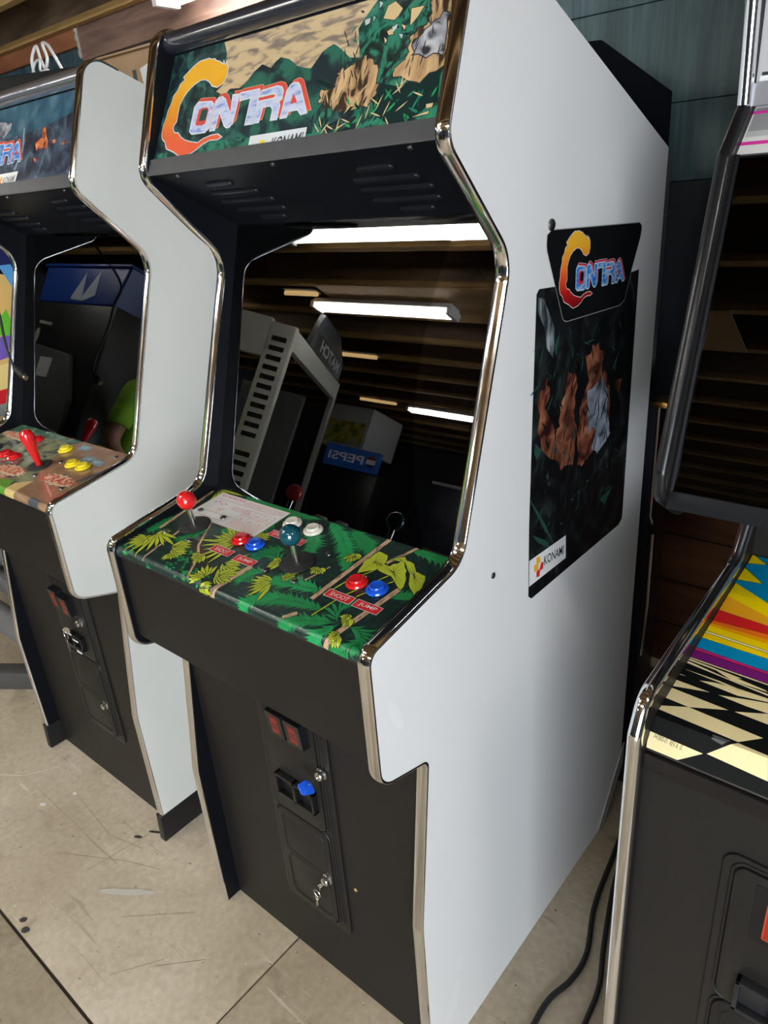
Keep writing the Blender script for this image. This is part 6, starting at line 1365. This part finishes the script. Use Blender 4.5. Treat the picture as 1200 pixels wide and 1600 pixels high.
# ================================================================== THE PERSON MIRRORED IN THE LEFT GLASS
def person():
    root = empty('person', (-2.20, -.97, 0), math.radians(60), 'person in lime green T-shirt and dark trousers, mirrored in the left cabinet glass', 'person')
    SKIN = mat('skin', (0.42, 0.22, 0.14), .5); SHIRT = mat('lime_shirt', (0.28, 0.62, 0.03), .8, noise=(9, .08, 3)); JEANS = mat('dark_denim', (0.03, 0.04, 0.07), .8); HAIR = mat('brown_hair', (0.05, 0.03, 0.015), .7)
    # joints: (x right, y forward = -y, z)
    V = {'pelvis': (0, 0, .95, .125, .095), 'waist': (0, 0, 1.10, .125, .09), 'chest': (0, -.01, 1.30, .155, .105), 'upper': (0, 0, 1.42, .13, .085), 'neck': (0, -.005, 1.50, .052, .052), 'head0': (0, -.02, 1.58, .062, .07), 'head1': (0, -.025, 1.66, .078, .092), 'head2': (0, -.015, 1.73, .068, .08)}
    E = [('pelvis', 'waist'), ('waist', 'chest'), ('chest', 'upper'), ('upper', 'neck'), ('neck', 'head0'), ('head0', 'head1'), ('head1', 'head2')]
    for s, n in ((-1, 'l'), (1, 'r')):
        V.update({n + 'hip': (.09 * s, 0, .88, .095, .095), n + 'knee': (.11 * s, -.02, .49, .062, .064), n + 'ank': (.12 * s, .01, .09, .042, .045), n + 'heel': (.12 * s, .0, .04, .04, .038), n + 'toe': (.13 * s, -.17, .03, .038, .026),
                  n + 'sh': (.185 * s, 0, 1.415, .060, .06), n + 'el': (.25 * s, .02, 1.13, .044, .044), n + 'wr': (.235 * s, -.16, .965, .028, .026), n + 'palm': (.232 * s, -.225, .93, .032, .018)})
        E += [('pelvis', n + 'hip'), (n + 'hip', n + 'knee'), (n + 'knee', n + 'ank'), (n + 'ank', n + 'heel'), (n + 'heel', n + 'toe'), ('upper', n + 'sh'), (n + 'sh', n + 'el'), (n + 'el', n + 'wr'), (n + 'wr', n + 'palm')]
        for i, (dx, L) in enumerate(((-.024, .068), (-.008, .078), (.008, .074), (.023, .060))):
            p = Vector(V[n + 'palm'][:3]); a = p + Vector((dx * s, -.035, -.012)); b = a + Vector((dx * .15 * s, -L * .5, -.022)); c = b + Vector((0, -L * .3, -.032))
            for k, (nm, q, r) in enumerate((('a', a, .0095), ('b', b, .0085), ('c', c, .007))): V['%sf%d%s' % (n, i, nm)] = (*q, r, r)
            E += [(n + 'palm', '%sf%da' % (n, i)), ('%sf%da' % (n, i), '%sf%db' % (n, i)), ('%sf%db' % (n, i), '%sf%dc' % (n, i))]
        p = Vector(V[n + 'wr'][:3]); a = p + Vector((-.030 * s, -.030, -.015)); b = a + Vector((-.018 * s, -.035, -.014)); V[n + 'ta'] = (*a, .011, .011); V[n + 'tb'] = (*b, .009, .009); E += [(n + 'wr', n + 'ta'), (n + 'ta', n + 'tb')]
    names = list(V); me = bpy.data.meshes.new('body'); me.from_pydata([V[k][:3] for k in names], [(names.index(p), names.index(q)) for p, q in E], []); o = bpy.data.objects.new('body', me); COL.objects.link(o)
    sk = o.modifiers.new('skin', 'SKIN'); sk.use_smooth_shade = True
    for i, k in enumerate(names):
        d = me.skin_vertices[0].data[i]; d.radius = V[k][3:5]; d.use_root = (i == 0)
    su = o.modifiers.new('sub', 'SUBSURF'); su.levels = su.render_levels = 2
    dg = bpy.context.evaluated_depsgraph_get(); dg.update(); m2 = bpy.data.meshes.new_from_object(o.evaluated_get(dg)); bpy.data.objects.remove(o)
    m2.name = 'body'; m2.materials.clear()
    for m in (SKIN,): m2.materials.append(m)
    b = bpy.data.objects.new('body', m2); COL.objects.link(b); b.parent = root
    def shell(name, test, grow, m):
        bm = bmesh.new(); bm.from_mesh(m2); bm.normal_update()
        dl = [f for f in bm.faces if not test(f.calc_center_median())]; bmesh.ops.delete(bm, geom=dl, context='FACES')
        for v in bm.verts: v.co += v.normal * grow
        me = bpy.data.meshes.new(name); bm.to_mesh(me); bm.free(); me.materials.clear(); me.materials.append(m)
        for p in me.polygons: p.material_index = 0; p.use_smooth = True
        o = bpy.data.objects.new(name, me); COL.objects.link(o); o.parent = root
        mod = o.modifiers.new('thick', 'SOLIDIFY'); mod.thickness = .004; mod.offset = -1
        return o
    shell('t_shirt', lambda c: .90 < c.z < 1.49 and (abs(c.x) < .17 or c.z > 1.22), .014, SHIRT)
    shell('trousers', lambda c: .07 < c.z < .97 and abs(c.x) < .21 and not (c.y < -.13), .011, JEANS)
    shell('shoes', lambda c: c.z < .085, .010, PLASTIC)
    shell('hair', lambda c: c.z > 1.655 and (c.y > -.06 or c.z > 1.745), .012, HAIR)
    g = G()
    for s in (-1, 1): g.ball((.030 * s, -.112, 1.672), .011, 0, 12); g.ball((.086 * s, -.015, 1.655), .022, 1, 12, (.4, .8, 1.3))
    g.lathe([(.004, .035), (.010, .012), (.014, 0), (0, -.006)], 1, Matrix.Translation((0, -.112, 1.632)) @ Matrix.Rotation(.25, 4, 'X'), 12)
    g.box((-.022, -.110, 1.596), (.022, -.098, 1.602), 2, .002)
    g.build('face', [mat('eye', (0.5, 0.5, 0.5), .2), SKIN, mat('lips', (0.30, 0.10, 0.08), .5)], b)
person()
